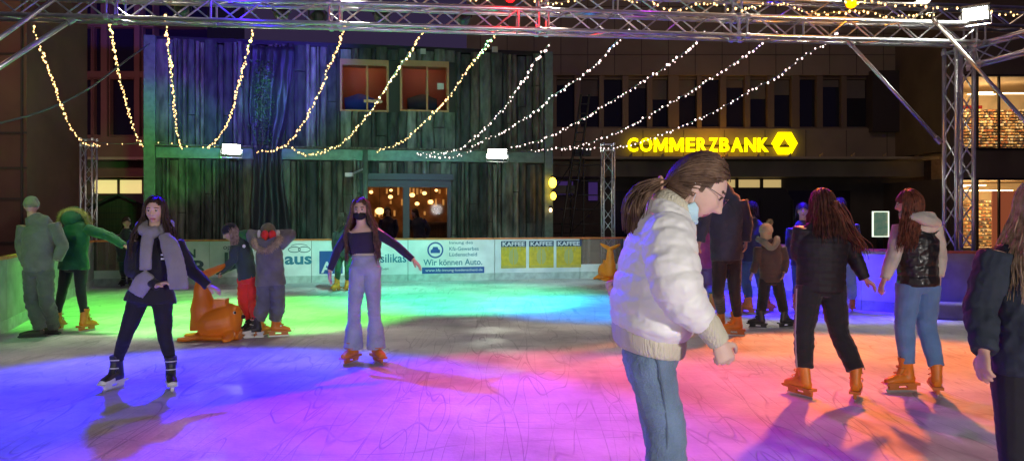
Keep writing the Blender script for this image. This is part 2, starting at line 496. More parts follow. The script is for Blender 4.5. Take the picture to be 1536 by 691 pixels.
truss('roof_truss', 'upper aluminium truss with coloured lamps, running above the long lower truss', 'truss',
      e0+V(0, .30, .41), e1+V(1.9, .48, .33), seg=.42)
truss('truss_tower', 'right truss tower the diagonal brace with a bulb leads to', 'truss tower', tw+V(0, 0, -.05), tw+V(0, 0, 4.2), side=(1, .1, 0))
truss('truss_tower', 'aluminium truss tower at the right picture edge before the shop', 'truss tower', (7.98, 11.5, -.05), (7.98, 11.5, 4.0), side=(1, .1, 0))
truss('roof_truss', 'short truss joining the right tower to the one at the picture edge', 'truss', tw+V(.2, .0, 4.05), (7.98+.6, 11.4, 4.35), seg=.3)
truss('truss_tower', 'slim truss tower lit green behind the far left corner', 'truss tower', W(133, 322, 17.6)*V(1, 1, 0) if False else V(W(133, 322, 17.6).x, 17.6, -.05), V(W(133, 322, 17.6).x, 17.6, 3.2), w=.25, side=(1, .1, 0), ch=.02, br=.008)
truss('truss_tower', 'slim truss tower lit pale cyan behind the orange skating aid at the far board', 'truss tower', V(W(912, 322, 19.35).x, 19.35, -.05), V(W(912, 322, 19.35).x, 19.35, 3.25), w=.27, side=(1, .1, 0), ch=.02, br=.008)
def brace(label, a, b, r=.028, cap=False):
    a = Vector(a); b = Vector(b)
    t = thing('brace_pole', label, 'brace', a, 'round aluminium brace poles')
    m = MB(); m.rod(a, b, r, 12); m.build('tube', m_alu, t, smooth=True)
    for p, q in ((a, b), (b, a)):
        d = (q-p).normalized(); m = MB(); m.rod(p-d*.02, p+d*.1, r*1.5, 10); m.build('clamp', MATS['steel_dark'], t)
    return t
brace('brace pole from the long truss down to the right tower, bulb at its foot', TP(1270, -.02, -.05), W(1410, 213, 11.95))
brace('thin brace pole crossing the top right corner in front of the shop windows', W(1402, 32, 11.6), W(1545, 190, 9.2), .024)
brace('thick brace pole meeting the long truss near its left end', TP(112, -.02, -.05), W(-60, 140, 9.6), .034)
brace('thin brace pole crossing the top left corner', W(92, -8, 10.2), W(-40, 85, 9.2), .028)

# ---- far facades
m_con = mat('facade_panel', (.27, .22, .17), .75, var=.15, vscale=.5, bump=.15, bscale=6)
m_con2 = mat('facade_beige', (.40, .34, .24), .75, var=.15, vscale=.6)
m_glassd = mat('dark_glass', (.015, .016, .03), .12, spec=.6)
m_fr = mat('window_frame_brown', (.20, .15, .11), .5, .2)
m_dk = mat('dark_metal', (.03, .028, .03), .5, .5)
m_warm = mat('lit_interior', (.8, .6, .3), .6, emit=(1, .62, .22), estr=1.1, var=.2, vscale=3)
YB = 32.
bank = thing('bank_building', 'wide dark concrete office building carrying the yellow illuminated bank sign', 'building', W(820, 322, YB)*V(1, 1, 0))
def FX(px, Y=YB): return (px-768)*Y/F
def FZ(py, Y=YB): return HC-(py-HY)*Y/F
def rect(mb, x0, x1, y0, y1, Y, d0, d1): # picture-size rectangle at depth Y, from d0 to d1
    mb.b2((FX(x0, Y), Y+d0, FZ(y1, Y)), (FX(x1, Y), Y+d1, FZ(y0, Y)))
m = MB()
rect(m, 700, 1412, -190, 113, YB, 0, 6); rect(m, 700, 1412, 193, 240, YB, 0, 6); rect(m, 700, 828, 113, 193, YB, .001, 6); rect(m, 1346, 1412, 113, 193, YB, .001, 6)
m.build('wall', m_con, bank)
m = MB()
for k in range(18): rect(m, 720+40.3*k, 720.9+40.3*k, -190, 112, YB, -.012, .0)
for yy in (-150, -110, -70, -30, 10, 50, 82): rect(m, 700, 1412, yy, yy+.9, YB, -.014, 0)
for k in range(12): rect(m, 720+61*k, 720.9+61*k, 195, 238, YB, -.012, 0)
m.build('panel_joint', mat('joint', (.1, .08, .07), .9), bank)
m = MB(); rect(m, 828, 1346, 113, 193, YB, .5, .6); m.build('window_band', m_glassd, bank)
cols = [(835, 862), (871, 899), (906, 934), (943, 971), (979, 1003), (1019, 1046), (1053, 1081), (1090, 1118), (1126, 1152), (1162, 1188), (1200, 1226), (1235, 1263), (1271, 1303)]
prev = 828
for i, (x0, x1) in enumerate(cols):
    m = MB(); rect(m, prev, x0, 113, 193, YB, .05, .5); m.build('mullion', m_fr, bank); prev = x1
    w_ = MB(); rect(w_, x0, x1, 118, 190, YB, .30, .33); wo = w_.build('window', m_glassd, bank)
    w_ = MB(); rect(w_, x0, x1, 113, 118, YB, .2, .36); rect(w_, x0, x1, 190, 193, YB, .1, .36); w_.build('frame', m_fr, wo)
    if i % 4 != 2:
        w_ = MB(); rect(w_, x0+1, x1-1, 118.5, 126+(i*17 % 23), YB, .275, .295); w_.build('blind', mat('blind', (.16, .14, .13), .8), wo)
m = MB(); rect(m, prev, 1346, 108, 199, YB, -.35, .5); m.build('bay', mat('bay_dark', (.05, .04, .045), .5), bank)
m = MB(); rect(m, 822, 1385, 238, 241.5, YB, -1.2, .0); m.build('canopy', m_con2, bank)
m = MB(); rect(m, 822, 1385, 242, 265, YB, -.05, 6); m.build('fascia', m_con2, bank)
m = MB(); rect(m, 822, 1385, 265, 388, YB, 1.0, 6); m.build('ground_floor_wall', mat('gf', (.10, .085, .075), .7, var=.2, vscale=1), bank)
for x0, x1 in ((1086, 1112), (1117, 1150), (1155, 1183)):
    m = MB(); rect(m, x0, x1, 268, 280, YB, .9, .95); wo = m.build('window', mat('lit_transom', (.7, .55, .25), .6, emit=(1, .72, .28), estr=.42), bank)
    m = MB(); rect(m, x0-2, x1+2, 280, 282, YB, .85, 1.0); rect(m, x0-2, x0, 266, 280, YB, .85, 1.0); m.build('frame', m_dk, wo)
for x0, x1 in ((925, 985), (990, 1040), (1195, 1290)):
    m = MB(); rect(m, x0, x1, 285, 360, YB, .93, .97); m.build('shop_window', m_glassd, bank)
for x0, x1, y0, y1, e in ((838, 862, 270, 292, 0), (886, 900, 272, 300, 1)):
    m = MB(); rect(m, x0, x1, y0, y1, YB, .9, .95); m.build('shop_window', mat('violet_window%d' % e, (.1, .05, .3), .5, emit=(.18, .08, .5), estr=.14), bank)
m = MB(); rect(m, 1385, 1413, 60, 388, YB, -.6, 3); m.build('pillar', mat('pillar', (.16, .11, .08), .7, var=.2), bank)
m = MB()
for px in range(940, 1385, 46): m.box((FX(px), YB-1.1, FZ(236.5)), (.12, .12, .06)); m.tube([(V(FX(px), YB-1.1, FZ(236)), .05), (V(FX(px)+.05, YB-1.15, FZ(233)), .02)], step=99, n=6)
m.build('bird_spike', mat('spike', (.4, .3, .2), .5), bank)
# ---- bank sign
m_sign = mat('sign_yellow', (.8, .6, 0), .4, emit=(1, .74, .0), estr=1.9)
m_halo = mat('sign_back', (.5, .25, .02), .6)
sx0, sx1 = FX(940), FX(1150)
sign = thing('illuminated_sign', 'glowing yellow COMMERZBANK lettering with hexagon emblem on the dark facade', 'sign', V(sx0, YB-.3, FZ(232)))
LW = dict(C=.92, O=1.08, M=1.22, E=.78, R=.86, Z=.80, B=.82, A=1.02, N=.98, K=.92)
word = 'COMMERZBANK'; tot_ = sum(LW[q] for q in word)+.17*(len(word)-1); un_ = (sx1-sx0)/tot_; xx_ = sx0
for q in word:
    if q == 'M':
        w_ = LW[q]*un_; h_ = FZ(207.5)-FZ(228.5); b_ = w_*.20
        m = MB(); m.prism([(0, 0), (b_, 0), (b_, h_*.60), (w_*.42, h_*.10), (w_*.58, h_*.10), (w_-b_, h_*.60), (w_-b_, 0), (w_, 0), (w_, h_), (w_-b_*1.15, h_), (w_*.5, h_*.42), (b_*1.15, h_), (0, h_)], V(xx_, YB-.20, FZ(228.5)), V(1, 0, 0), V(0, 0, 1), -.1)
        m.build('letter', m_sign, sign); xx_ += (LW[q]+.17)*un_; continue
    text('letter', q, V(xx_, YB-.22, FZ(228.5)), (1, 0, 0), m_sign, sign, LW[q]*un_, FZ(207.5)-FZ(228.5), .028, .05)
    xx_ += (LW[q]+.17)*un_
m = MB(); c_ = V(FX(1175), YB-.2, FZ(215.5)); px_ = YB/F
hexo = [(19*px_*math.cos(R(60*k)), 17*px_*math.sin(R(60*k))) for k in range(6)]
hexo = [(x*1.0, y*1.12 if abs(y) > .01 else 0) for x, y in hexo]
tri = [(-9.5*px_, -6.5*px_), (9.5*px_, -6.5*px_), (0, 8.5*px_)]
# ring between hexagon and triangular hole, filled sector by sector
hx = [hexo[4], hexo[5], hexo[0], hexo[1], hexo[2], hexo[3]]    # starts lower left
def pr(poly): m.prism(poly, c_, V(1, 0, 0), V(0, 0, 1), -.12)
pr([hexo[4], hexo[5], tri[1], tri[0]]); pr([hexo[5], hexo[0], tri[1]]); pr([hexo[0], hexo[1], tri[2], tri[1]])
pr([hexo[1], hexo[2], tri[2]]); pr([hexo[2], hexo[3], tri[0], tri[2]]); pr([hexo[3], hexo[4], tri[0]])
m.build('emblem', m_sign, sign)
m = MB()
for px in (960, 1000, 1040, 1080, 1120, 1176): m.rod((FX(px), YB-.2, FZ(218)), (FX(px), YB, FZ(218)), .03, 6)
m.rod((FX(942), YB-.1, FZ(219)), (FX(1190), YB-.1, FZ(219)), .04, 6)
m.build('bracket', m_dk, sign)

# ---- shop at right
YS = 28.
shop = thing('department_store', 'brightly lit shop building with two storeys of shelves behind glass', 'building', V(FX(1412, YS), YS, 0))
def srect(mb, *a): rect(mb, *a[:4], YS, a[4], a[5])
m = MB(); srect(m, 1425, 1700, -190, 112, 0, 5); srect(m, 1425, 1700, 224, 267, 0, .5); srect(m, 1425, 1442, 112, 224, .001, 5); srect(m, 1425, 1434, 267, 386, .001, 5)
srect(m, 1442, 1700, 224, 226, .5, 5)
m.build('wall', mat('store_wall', (.13, .10, .075), .7, var=.2, vscale=.8), shop)
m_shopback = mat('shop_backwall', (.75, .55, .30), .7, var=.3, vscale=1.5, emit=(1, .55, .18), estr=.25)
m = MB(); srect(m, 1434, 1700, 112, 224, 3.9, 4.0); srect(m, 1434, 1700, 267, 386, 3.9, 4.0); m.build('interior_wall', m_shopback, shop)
m = MB(); srect(m, 1434, 1700, 112, 113.5, .1, 4); srect(m, 1434, 1700, 267, 268.5, .1, 4); srect(m, 1434, 1700, 222, 223.9, .1, 4); srect(m, 1434, 1700, 372, 386, .3, 4)
m.build('interior_floor', mat('int_floor', (.5, .4, .28), .5), shop)
m_goods = [mat('goods%d' % i, c, .5, emit=c, estr=.35) for i, c in enumerate([(.8, .5, .16), (.5, .26, .08), (.8, .62, .32), (.3, .14, .05), (.5, .16, .05), (.12, .08, .05)])]  # goods glow faintly, shop light put into their material
rg = random.Random(4)
for (ya, yb, rows) in ((148, 219, 14), (296, 371, 13)):
    g_ = MB(); s_ = MB()
    for r_ in range(rows):
        y1 = ya+(yb-ya)*(r_+1)/rows; px = 1436
        s_.b2((FX(1434, YS), YS+1.4+.08*(rows-r_), FZ(y1+.8, YS)), (FX(1640, YS), YS+1.9+.08*(rows-r_), FZ(y1, YS)))
        while px < 1640:
            w_ = rg.uniform(.8, 3.2); h_ = rg.uniform(1.6, 3.9)
            if rg.random() < .86:
                g_.cur = rg.randrange(6)
                dd_ = 1.42+.08*(rows-r_)
                g_.b2((FX(px, YS), YS+dd_, FZ(y1, YS)+.0), (FX(px+w_, YS), YS+dd_+.35, FZ(y1-h_, YS)))
            px += w_+rg.uniform(.1, 1.2)
    s_.build('shelf', m_dk, shop)
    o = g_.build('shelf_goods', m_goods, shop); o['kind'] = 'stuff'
m_tubel = mat('lamp_tube', (1, .9, .7), .5, emit=(1, .72, .35), estr=5)
for k, (x0, x1, y, d) in enumerate(((1446, 1472, 127, 1.5), (1480, 1500, 121, 2.5), (1478, 1520, 134, 1.0), (1505, 1536, 126, 1.8), (1450, 1466, 146, 1.2), (1540, 1580, 130, 1.4),
                      (1440, 1478, 277, 1.2), (1488, 1530, 274, 2.0), (1450, 1500, 284, .8), (1505, 1560, 283, 1.5), (1440, 1460, 290, 2))):
    m = MB(); rect(m, x0, x1, y, y+1.6, YS, d, d+.12); m.build('ceiling_lamp', m_tubel, shop)
m = MB(); srect(m, 1464, 1496, 153, 158, .9, .95); m.build('banner', mat('red_banner', (.6, .03, .02), .5, emit=(.6, .04, .02), estr=.3), shop)
m = MB(); srect(m, 1495, 1540, 286, 372, .25, .3); m.build('door', mat('shop_door', (.5, .16, .08), .4, emit=(.6, .15, .06), estr=.3), shop)
for (y0, y1) in ((112, 224), (267, 386)):
    for px in (1442, 1466.5, 1499, 1541, 1580, 1620):
        m = MB(); srect(m, px-1, px+1.2, y0, y1, -.02, .08); m.build('mullion', m_dk, shop)
for y0, y1 in ((222, 225), (112, 115), (267, 270)):
    m = MB(); srect(m, 1442, 1640, y0, y1, -.04, .1); m.build('window_frame', m_dk, shop)
light('AREA', 'shop_light', (FX(1520, YS), YS+1.5, FZ(116, YS)), (FX(1520, YS), YS+2, 0), 120, (1, .7, .38), 2)
light('AREA', 'shop_light', (FX(1520, YS), YS+1.5, FZ(272, YS)), (FX(1520, YS), YS+2, 0), 120, (1, .65, .32), 2)

# ---- framed poster with lit edge
t = thing('lit_poster', 'small framed picture with glowing white edge on the dark wall', 'poster', W(1320, 354, 28))
m = MB(); rect(m, 1310, 1332, 318, 354, 28, 0, .06); m.build('picture', mat('poster_pic', (.05, .09, .06), .4, col2=(.6, .35, .2), var=.5, vscale=5, bump=.01, emit=(.10, .22, .16), estr=.5), t)
m = MB(); rect(m, 1308.8, 1310, 316.8, 355.2, 28, -.03, .05); rect(m, 1332, 1333.2, 316.8, 355.2, 28, -.03, .05); rect(m, 1310, 1332, 316.8, 318, 28, -.03, .05); rect(m, 1310, 1332, 354, 355.2, 28, -.03, .05)
m.build('frame', mat('lit_frame', (1, 1, .9), .5, emit=(.85, 1, .8), estr=1.2), t)
m = MB(); rect(m, 1317, 1325, 356, 391, 28, .02, .12); m.build('post', m_dk, t)

# ---- black marquee behind the skaters at right
t = thing('marquee_tent', 'black closed marquee with sloping roof behind the group of skaters at right', 'tent', W(1140, 385, 24)*V(1, 1, 0))
m = MB(); ym = 24
m.prism([(FX(1088, ym), 0), (FX(1192, ym), 0), (FX(1189, ym), FZ(300, ym)), (FX(1178, ym), FZ(283, ym)), (FX(1096, ym), FZ(283, ym)), (FX(1088, ym), FZ(296, ym))], (0, ym, 0), V(1, 0, 0), V(0, 0, 1), -3)
m.build('canvas', mat('black_canvas', (.012, .012, .018), .7, bump=.3, bscale=5), t)
m = MB()
for px in (1092, 1140, 1188): m.rod((FX(px, ym), ym-.04, 0), (FX(px, ym), ym-.04, FZ(300, ym)), .03, 6)
m.build('pole', m_dk, t)

# ---- left buildings
m_left = mat('left_wall', (.22, .12, .085), .7, var=.2, vscale=.8, bump=.2, bscale=5)
t = thing('office_building', 'orange brown wall cut by the left picture edge', 'building', V(FX(0, 17), 17.5, 0))
m = MB(); m.b2((-19, 17.5, 0), (FX(40, 17.5), 20, 12)); m.build('wall', m_left, t)
m = MB()
for z in (.9, 1.9, 2.6, 3.4, 5.2, 7): m.b2((-19, 17.46, z), (FX(40, 17.5)+.01, 17.5, z+.04))
m.b2((FX(33, 17.5), 17.44, 0), (FX(35, 17.5), 17.5, 12))
m.build('panel_joint', MATS['joint'], t)
YL = 30.
t = thing('bay_building', 'dark town house with projecting bay windows left of the wooden hall', 'building', V(FX(175, YL), YL, 0))
m_lw = mat('plum_wall', (.28, .15, .13), .7, var=.15, vscale=1)
m = MB(); rect(m, -60, 112, -200, 392, YL, 1.5, 5); m.build('passage_wall', mat('passage', (.06, .04, .14), .8), t)
m = MB(); rect(m, 112, 300, 205, 238, YL, 0, 5); rect(m, 112, 300, 242, 266, YL, -.4, 5); rect(m, 112, 300, 292, 392, YL, .2, 5); rect(m, 112, 300, -200, -60, YL, 0, 5)
rect(m, 104, 116, -60, 392, YL, -.1, 5)
m.build('wall', m_lw, t)
m = MB(); rect(m, 112, 300, 238, 242, YL, -.9, 5); m.build('canopy', mat('canopy_edge', (.55, .42, .35), .6), t)
m = MB(); rect(m, 116, 300, -60, 205, YL, .7, 5); m.build('glazing', mat('glass_violet', (.02, .015, .05), .2), t)
for (y0, y1) in ((118, 202), (40, 106), (-50, 28)):
    for (x0, x1) in ((123, 134), (138, 149), (163, 199), (212, 227)):
        w_ = MB(); rect(w_, x0, x1, y0, y1, YL, .35, .38); wo = w_.build('window', MATS['glass_violet'], t)
        w_ = MB(); rect(w_, x0-1.4, x0, y0, y1, YL, .1, .6); rect(w_, x1, x1+1.4, y0, y1, YL, .1, .6); rect(w_, x0-1.4, x1+1.4, y0-2, y0, YL, .1, .6); rect(w_, x0-1.4, x1+1.4, y1, y1+2, YL, .1, .6)
        w_.build('frame', m_lw, wo)
m = MB()
for x0, x1 in ((116, 120), (151, 160), (202, 209)): rect(m, x0, x1, -60, 205, YL, 0, .7)
for y0, y1 in ((107, 116), (29, 38)): rect(m, 116, 300, y0, y1, YL, .02, .7)
m.build('pier', m_lw, t)
for (x0, x1) in ((142, 176), (180, 213), (217, 245)):
    w_ = MB(); rect(w_, x0, x1, 270, 290, YL, .0, .1); w_.build('lit_window', mat('lit_low', (.8, .7, .3), .6, emit=(1, .80, .30), estr=.7, var=.25, vscale=2.5), t)
m = MB(); rect(m, 112, 142, 266, 292, YL, -.02, .3); rect(m, 176, 180, 266, 292, YL, -.02, .3); rect(m, 213, 217, 266, 292, YL, -.02, .3); rect(m, 112, 300, 266, 270, YL, -.01, .2); rect(m, 142, 300, 290, 292, YL, -.01, .2)
m.build('window_surround', m_lw, t)
# gabled hut
t = thing('market_hut', 'dark wooden hut with gabled roof behind the far left corner', 'hut', W(183, 380, 24)*V(1, 1, 0))
yh = 24; m_hut = mat('hut_wood', (.10, .06, .045), .75, var=.3, vscale=3, stretch=(8, 8, .5), bump=.4)
m = MB(); m.prism([(FX(143, yh), 0), (FX(224, yh), 0), (FX(224, yh), FZ(312, yh)), (FX(184, yh), FZ(295, yh)), (FX(143, yh), FZ(312, yh))], (0, yh, 0), V(1, 0, 0), V(0, 0, 1), -2.2); m.build('wall', m_hut, t)
m = MB()
m.prism([(FX(138, yh), FZ(314, yh)), (FX(184, yh), FZ(293.5, yh)), (FX(184, yh), FZ(290, yh)), (FX(136, yh), FZ(311, yh))], (0, yh-.3, 0), V(1, 0, 0), V(0, 0, 1), -2.8)
m.prism([(FX(184.05, yh), FZ(290, yh)), (FX(184.05, yh), FZ(293.5, yh)), (FX(230, yh), FZ(314, yh)), (FX(232, yh), FZ(311, yh))], (0, yh-.3, 0), V(1, 0, 0), V(0, 0, 1), -2.8)
m.build('roof', mat('hut_roof', (.06, .045, .05), .7), t)
m = MB()
for z in (1.0, 1.2, 1.4, 1.6, 1.8): m.b2((FX(150, yh), yh-.03, z), (FX(217, yh), yh, z+.02))
m.build('slat', MATS['hut_roof'], t)

# ---- wooden hall
HA = V(-9.4, 20.0, 0); HB = V(1.03, 22.0, 0)
hax = (HB-HA).normalized(); hn = V(hax.y, -hax.x, 0); HL = (HB-HA).length
HM = Matrix((hax, -hn, V(0, 0, 1))).transposed().to_4x4(); HM.translation = HA   # local x along facade, y into the building
def hu(px):
    k = (px-768)/F; return (k*HA.y-HA.x)/(hax.x-k*hax.y)
def hz(px, py):
    Y = HA.y+hax.y*hu(px); return HC-(py-HY)*Y/F
hall = thing('wooden_hall', 'two storey hall clad in rough upright timber slabs with lit glass doors', 'building', HA)
hall['label'] = 'two storey hall clad in rough upright timber slabs behind the far boards'
m_bark = mat('slab_wood', (.05, .045, .04), .85, var=.3, vscale=1.6, stretch=(5, 5, .55), col2=(.40, .36, .27), bump=.7, bscale=14, detail=7)
m_bark2 = mat('slab_wood_dark', (.07, .06, .05), .85, var=.3, vscale=2.2, stretch=(9, 9, .7), col2=(.20, .17, .13), bump=.7, bscale=14, detail=7)
rg = random.Random(11)
PM = []
for i_, (c1_, c2_) in enumerate((((.06, .06, .05), (.21, .21, .17)), ((.03, .03, .028), (.11, .11, .095)), ((.11, .11, .09), (.34, .34, .28)), ((.06, .05, .04), (.20, .17, .13)), ((.018, .018, .018), (.08, .08, .075)))):
    PM.append(mat('plank_%d' % i_, c1_, .85, var=.3, vscale=2.6, stretch=(2.4, 2.4, .8), col2=c2_, bump=.9, bscale=11, detail=9))
d_u0, d_u1 = hu(541), hu(676); d_z1 = hz(600, 270)
w1 = (hu(510), hu(583), hz(545, 168), hz(545, 90)); w2 = (hu(600), hu(673), hz(636, 168), hz(636, 92))
def planks(z0, z1, holes, name):
    mb = MB(HM)
    u = 0.
    while u < HL:
        w_ = rg.choice((rg.uniform(.09, .16), rg.uniform(.16, .34))); ue = min(HL, u+w_)
        dp = rg.uniform(.0, .07); mb.cur = rg.choice((0, 0, 1, 1, 2, 3, 4))
        spans = [(z0, z1+rg.uniform(-.06, .06))]
        for (a_, b_, c_, d_) in holes:
            if ue > a_ and u < b_:
                ns = []
                for (s0, s1) in spans:
                    if c_ > s0: ns.append((s0, min(c_, s1)))
                    if d_ < s1: ns.append((d_, s1))
                spans = [x for x in ns if x[1]-x[0] > .04]
        if rg.random() < .35:
            cz = rg.uniform(.25, .75); spans = [y for (s0, s1) in spans for y in ([(s0, s0+(s1-s0)*cz-.012), (s0+(s1-s0)*cz+.012, s1)] if s1-s0 > 1 else [(s0, s1)])]
        for (s0, s1) in spans:
            # wavy-edged slab: a column of quads with a slightly rounded face
            nz = max(2, int((s1-s0)/.22)); rows = []
            sh = rg.uniform(0, 50)
            for q in range(nz+1):
                z = s0+(s1-s0)*q/nz
                e1 = noise.noise(V(sh, z*1.6, 0))*.022; e2 = noise.noise(V(sh+9, z*1.6, 3))*.022; e3 = noise.noise(V(sh+20, z*2.6, 3))*.015
                rows.append([mb.addv((u+e1, .04, z)), mb.addv((u+e1+.012, -.02-dp*.6, z)), mb.addv((u+(ue-u)*.35+e3, -.045-dp+e3, z)), mb.addv((u+(ue-u)*.7, -.04-dp-e3, z)), mb.addv((ue+e2-.012, -.02-dp*.6, z)), mb.addv((ue+e2, .04, z))])
            for q in range(nz):
                for k in range(5): mb.face(rows[q][k], rows[q][k+1], rows[q+1][k+1], rows[q+1][k])
            mb.face(*rows[-1]); mb.face(*reversed(rows[0]))
        u = ue+rg.uniform(-.01, .012)
    return mb.build(name, PM, hall)
planks(.0, 3.02, [(d_u0, d_u1, -1, d_z1)], 'lower_cladding')
planks(3.35, 6.1, [(w1[0], w1[1], w1[2], w1[3]), (w2[0], w2[1], w2[2], w2[3])], 'upper_cladding')
m = MB(HM)   # structural box behind, with room openings left free
m.b2((.05, .06, 0), (d_u0, .3, 3.1)); m.b2((d_u1, .06, 0), (HL-.05, .3, 3.1)); m.b2((d_u0, .06, d_z1), (d_u1, .3, 3.1))
m.b2((.05, .06, 3.1), (w1[0], .3, 6.05)); m.b2((w2[1], .06, 3.1), (HL-.05, .3, 6.05)); m.b2((w1[1], .06, 3.1), (w2[0], .3, 6.05))
for w_ in (w1, w2): m.b2((w_[0], .06, 3.1), (w_[1], .3, w_[2])); m.b2((w_[0], .06, w_[3]), (w_[1], .3, 6.05))
m.b2((.05, 6, 0), (HL-.05, 6.2, 6.05)); m.b2((.05, .3, 0), (.2, 6, 6.05)); m.b2((HL-.2, .3, 0), (HL-.05, 6, 6.05))
m.build('inner_wall', mat('hall_inner', (.05, .04, .035), .8), hall)
m = MB(HM); m.b2((0, .0, 6.1), (HL, 6.2, 6.22)); m.build('roof', m_dk, hall)
m_frm = mat('green_steel', (.16, .22, .17), .5, .4, var=.2)
for nm, (u0, u1, z0, z1, y0) in (('corner_post', (-.16, .12, 0, 6.2, -.14)), ('corner_post', (HL-.12, HL+.12, 0, 6.2, -.12)),
        ('ledge_beam', (.13, HL-.13, 3.03, 3.33, -.10)), ('ledge_cap', (0.13, HL-.13, 3.332, 3.38, -.26))):
    m = MB(HM); m.b2((u0, y0, z0), (u1, .05, z1)); m.build(nm, m_frm if nm != 'ledge_cap' else m_bark2, hall)
# door front
m = MB(HM)
dm = (d_u0+d_u1)/2
fr = [(d_u0, d_u0+.10, 0, d_z1), (d_u1-.10, d_u1, 0, d_z1), (dm-.09, dm+.09, 0, d_z1-.2), (d_u0+.1, d_u1-.1, d_z1-.2, d_z1), (d_u0+.1, dm-.09, 0, .9), (dm+.09, d_u1-.1, 0, .9)]
for a_, b_, c_, d_ in fr: m.b2((a_, -.06, c_), (b_, .05, d_))
df = m.build('door_frame', mat('door_frame', (.05, .045, .07), .45), hall)
for (a_, b_) in ((d_u0+.1, dm-.09), (dm+.09, d_u1-.1)):
    m = MB(HM); m.b2((a_, .0, .9), (b_, .012, d_z1-.2)); m.build('pane', mat('clear_glass', (.9, .9, .95), .03, trans=1., spec=.5), df)
    MATS['clear_glass'].node_tree.nodes['Principled BSDF'].inputs['IOR'].default_value = 1.06
m = MB(HM); m.b2((d_u0-.05, -.16, d_z1+.002), (d_u1+.05, -.02, d_z1+.17)); m.build('lintel', MATS['door_frame'], hall)
# cafe room
m = MB(HM); m.b2((d_u0-1, 3.4, 0), (d_u1+1, 3.5, 3)); m.b2((d_u0-1.1, .31, 0), (d_u0-1, 3.5, 3)); m.b2((d_u1+1, .31, 0), (d_u1+1.1, 3.5, 3)); m.b2((d_u0-1, .31, 2.9), (d_u1+1, 3.4, 3.0)); m.b2((d_u0-1, .31, 0), (d_u1+1, 3.4, .05))
m.build('cafe_wall', mat('cafe_wall', (.35, .17, .07), .7, var=.5, vscale=2.5), hall)
m = MB(HM); m.b2((dm+.1, 2.2, .05), (d_u1+.6, 2.7, 1.25)); m.b2((dm+.05, 2.1, 1.25), (d_u1+.7, 2.8, 1.32)); m.build('bar_counter', m_hut, hall)
for (uu, zz, yy, r_) in ((d_u0+.55, 1.66, 2.0, .13), (dm-.35, 2.1, 2.5, .07), (dm+.3, 2.15, 2.2, .08), (dm+.7, 2.22, 2.6, .07), (d_u1-.35, 1.95, 2.5, .08), (d_u0+.3, 2.25, 2.7, .06), (d_u0+.9, 2.3, 2.4, .05), (dm+.5, 1.9, 3.0, .07), (d_u1-.2, 2.3, 2.2, .05)):
    m = MB(HM); m.ell((uu, yy, zz), (r_, r_, r_*.8)); p_ = m.build('pendant_lamp', mat('pendant', (1, .8, .5), .5, emit=(1, .55, .16), estr=3.5), hall, smooth=True)
    m = MB(HM); m.rod((uu, yy, zz), (uu, yy, 2.9), .008, 5); m.build('cord', m_dk, p_)
m = MB(HM)
for k in range(26):
    m.box((d_u0+.2+k*.12, 3.3, rg.choice((1.6, 1.95, 2.3))), (.06, .06, rg.uniform(.1, .25)))
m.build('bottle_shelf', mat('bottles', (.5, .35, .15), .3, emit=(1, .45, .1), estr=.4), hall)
def hp(u, y, z): return HM @ Vector((u, y, z))
light('POINT', 'cafe_light', hp(dm+.6, 1.2, 2.78), None, 11, (1, .55, .2), .03)
light('POINT', 'cafe_light', hp(dm-.6, 1.2, 2.78), None, 9, (1, .55, .2), .03)
# upper windows
for i, w_ in enumerate((w1, w2)):
    a_, b_, c_, d_ = w_
    m = MB(HM)
    m.b2((a_-.0, -.07, c_), (a_+.06, .3, d_)); m.b2((b_-.06, -.07, c_), (b_, .3, d_)); m.b2((a_+.06, -.07, d_-.16), (b_-.06, .3, d_)); m.b2((a_+.06, -.07, c_), (b_-.06, .3, c_+.05))
    m.b2(((a_+b_)/2+.05, -.03, c_+.05), ((a_+b_)/2+.1, .1, d_-.16))
    f_ = m.build('window', mat('orange_frame', (.55, .26, .11), .6), hall)
    m = MB(HM); m.b2((a_+.06, .15, c_+.05), (b_-.06, .16, d_-.16)); m.build('pane', MATS['clear_glass'], f_)
    m = MB(HM); m.b2((a_-.1, 1.2, c_-.2), (b_+.1, 1.3, d_+.1)); m.b2((a_-.12, .31, c_-.2), (a_-.1, 1.2, d_)); m.b2((b_+.1, .31, c_-.2), (b_+.12, 1.2, d_)); m.b2((a_-.1, .31, d_+.0), (b_+.1, 1.2, d_+.03)); m.build('room_wall', mat('room_red', (.42, .19, .13), .7), f_)
    m = MB(HM); uu = (a_+b_)/2-(.12 if i == 0 else .0)
    m.tube([(V(uu-.42, .7, c_+.22), (.34, .26)), (V(uu+.0, .7, c_+.24), (.36, .36)), (V(uu+.38, .7, c_+.22), (.34, .26))], n=10, ref=(0, 1, 0))
    ch_ = m.build('armchair', mat('chair%d' % i, (.03, .12, .75) if i == 0 else (.07, .14, .16), .6), f_, smooth=True)  # left chair: the blue light falling on it is put into its base colour
    if i == 0:
        m = MB(HM); m.b2((uu+.1, .12, c_+.28), (uu+.6, .14, c_+.36)); m.build('table', mat('salmon', (.8, .35, .22), .4), f_)
light('POINT', 'upper_light', hp((w1[0]+w1[1])/2, .5, w1[3]-.03), None, 5, (1, .45, .2), .02)
light('POINT', 'upper_light', hp((w2[0]+w2[1])/2, .5, w2[3]-.03), None, 4, (1, .45, .2), .02)
# small pale plates on the facade
for px, py, s_ in ((741, 76, 9), (634, 79, 8), (660, 131, 10)):
    m = MB(HM); u_ = hu(px); z_ = hz(px, py); k_ = s_*20.8/F; m.b2((u_-k_/2, -.16, z_-k_/2), (u_+k_/2, -.14, z_+k_/2)); m.build('plate', mat('plate', (.6, .6, .5), .5), hall)
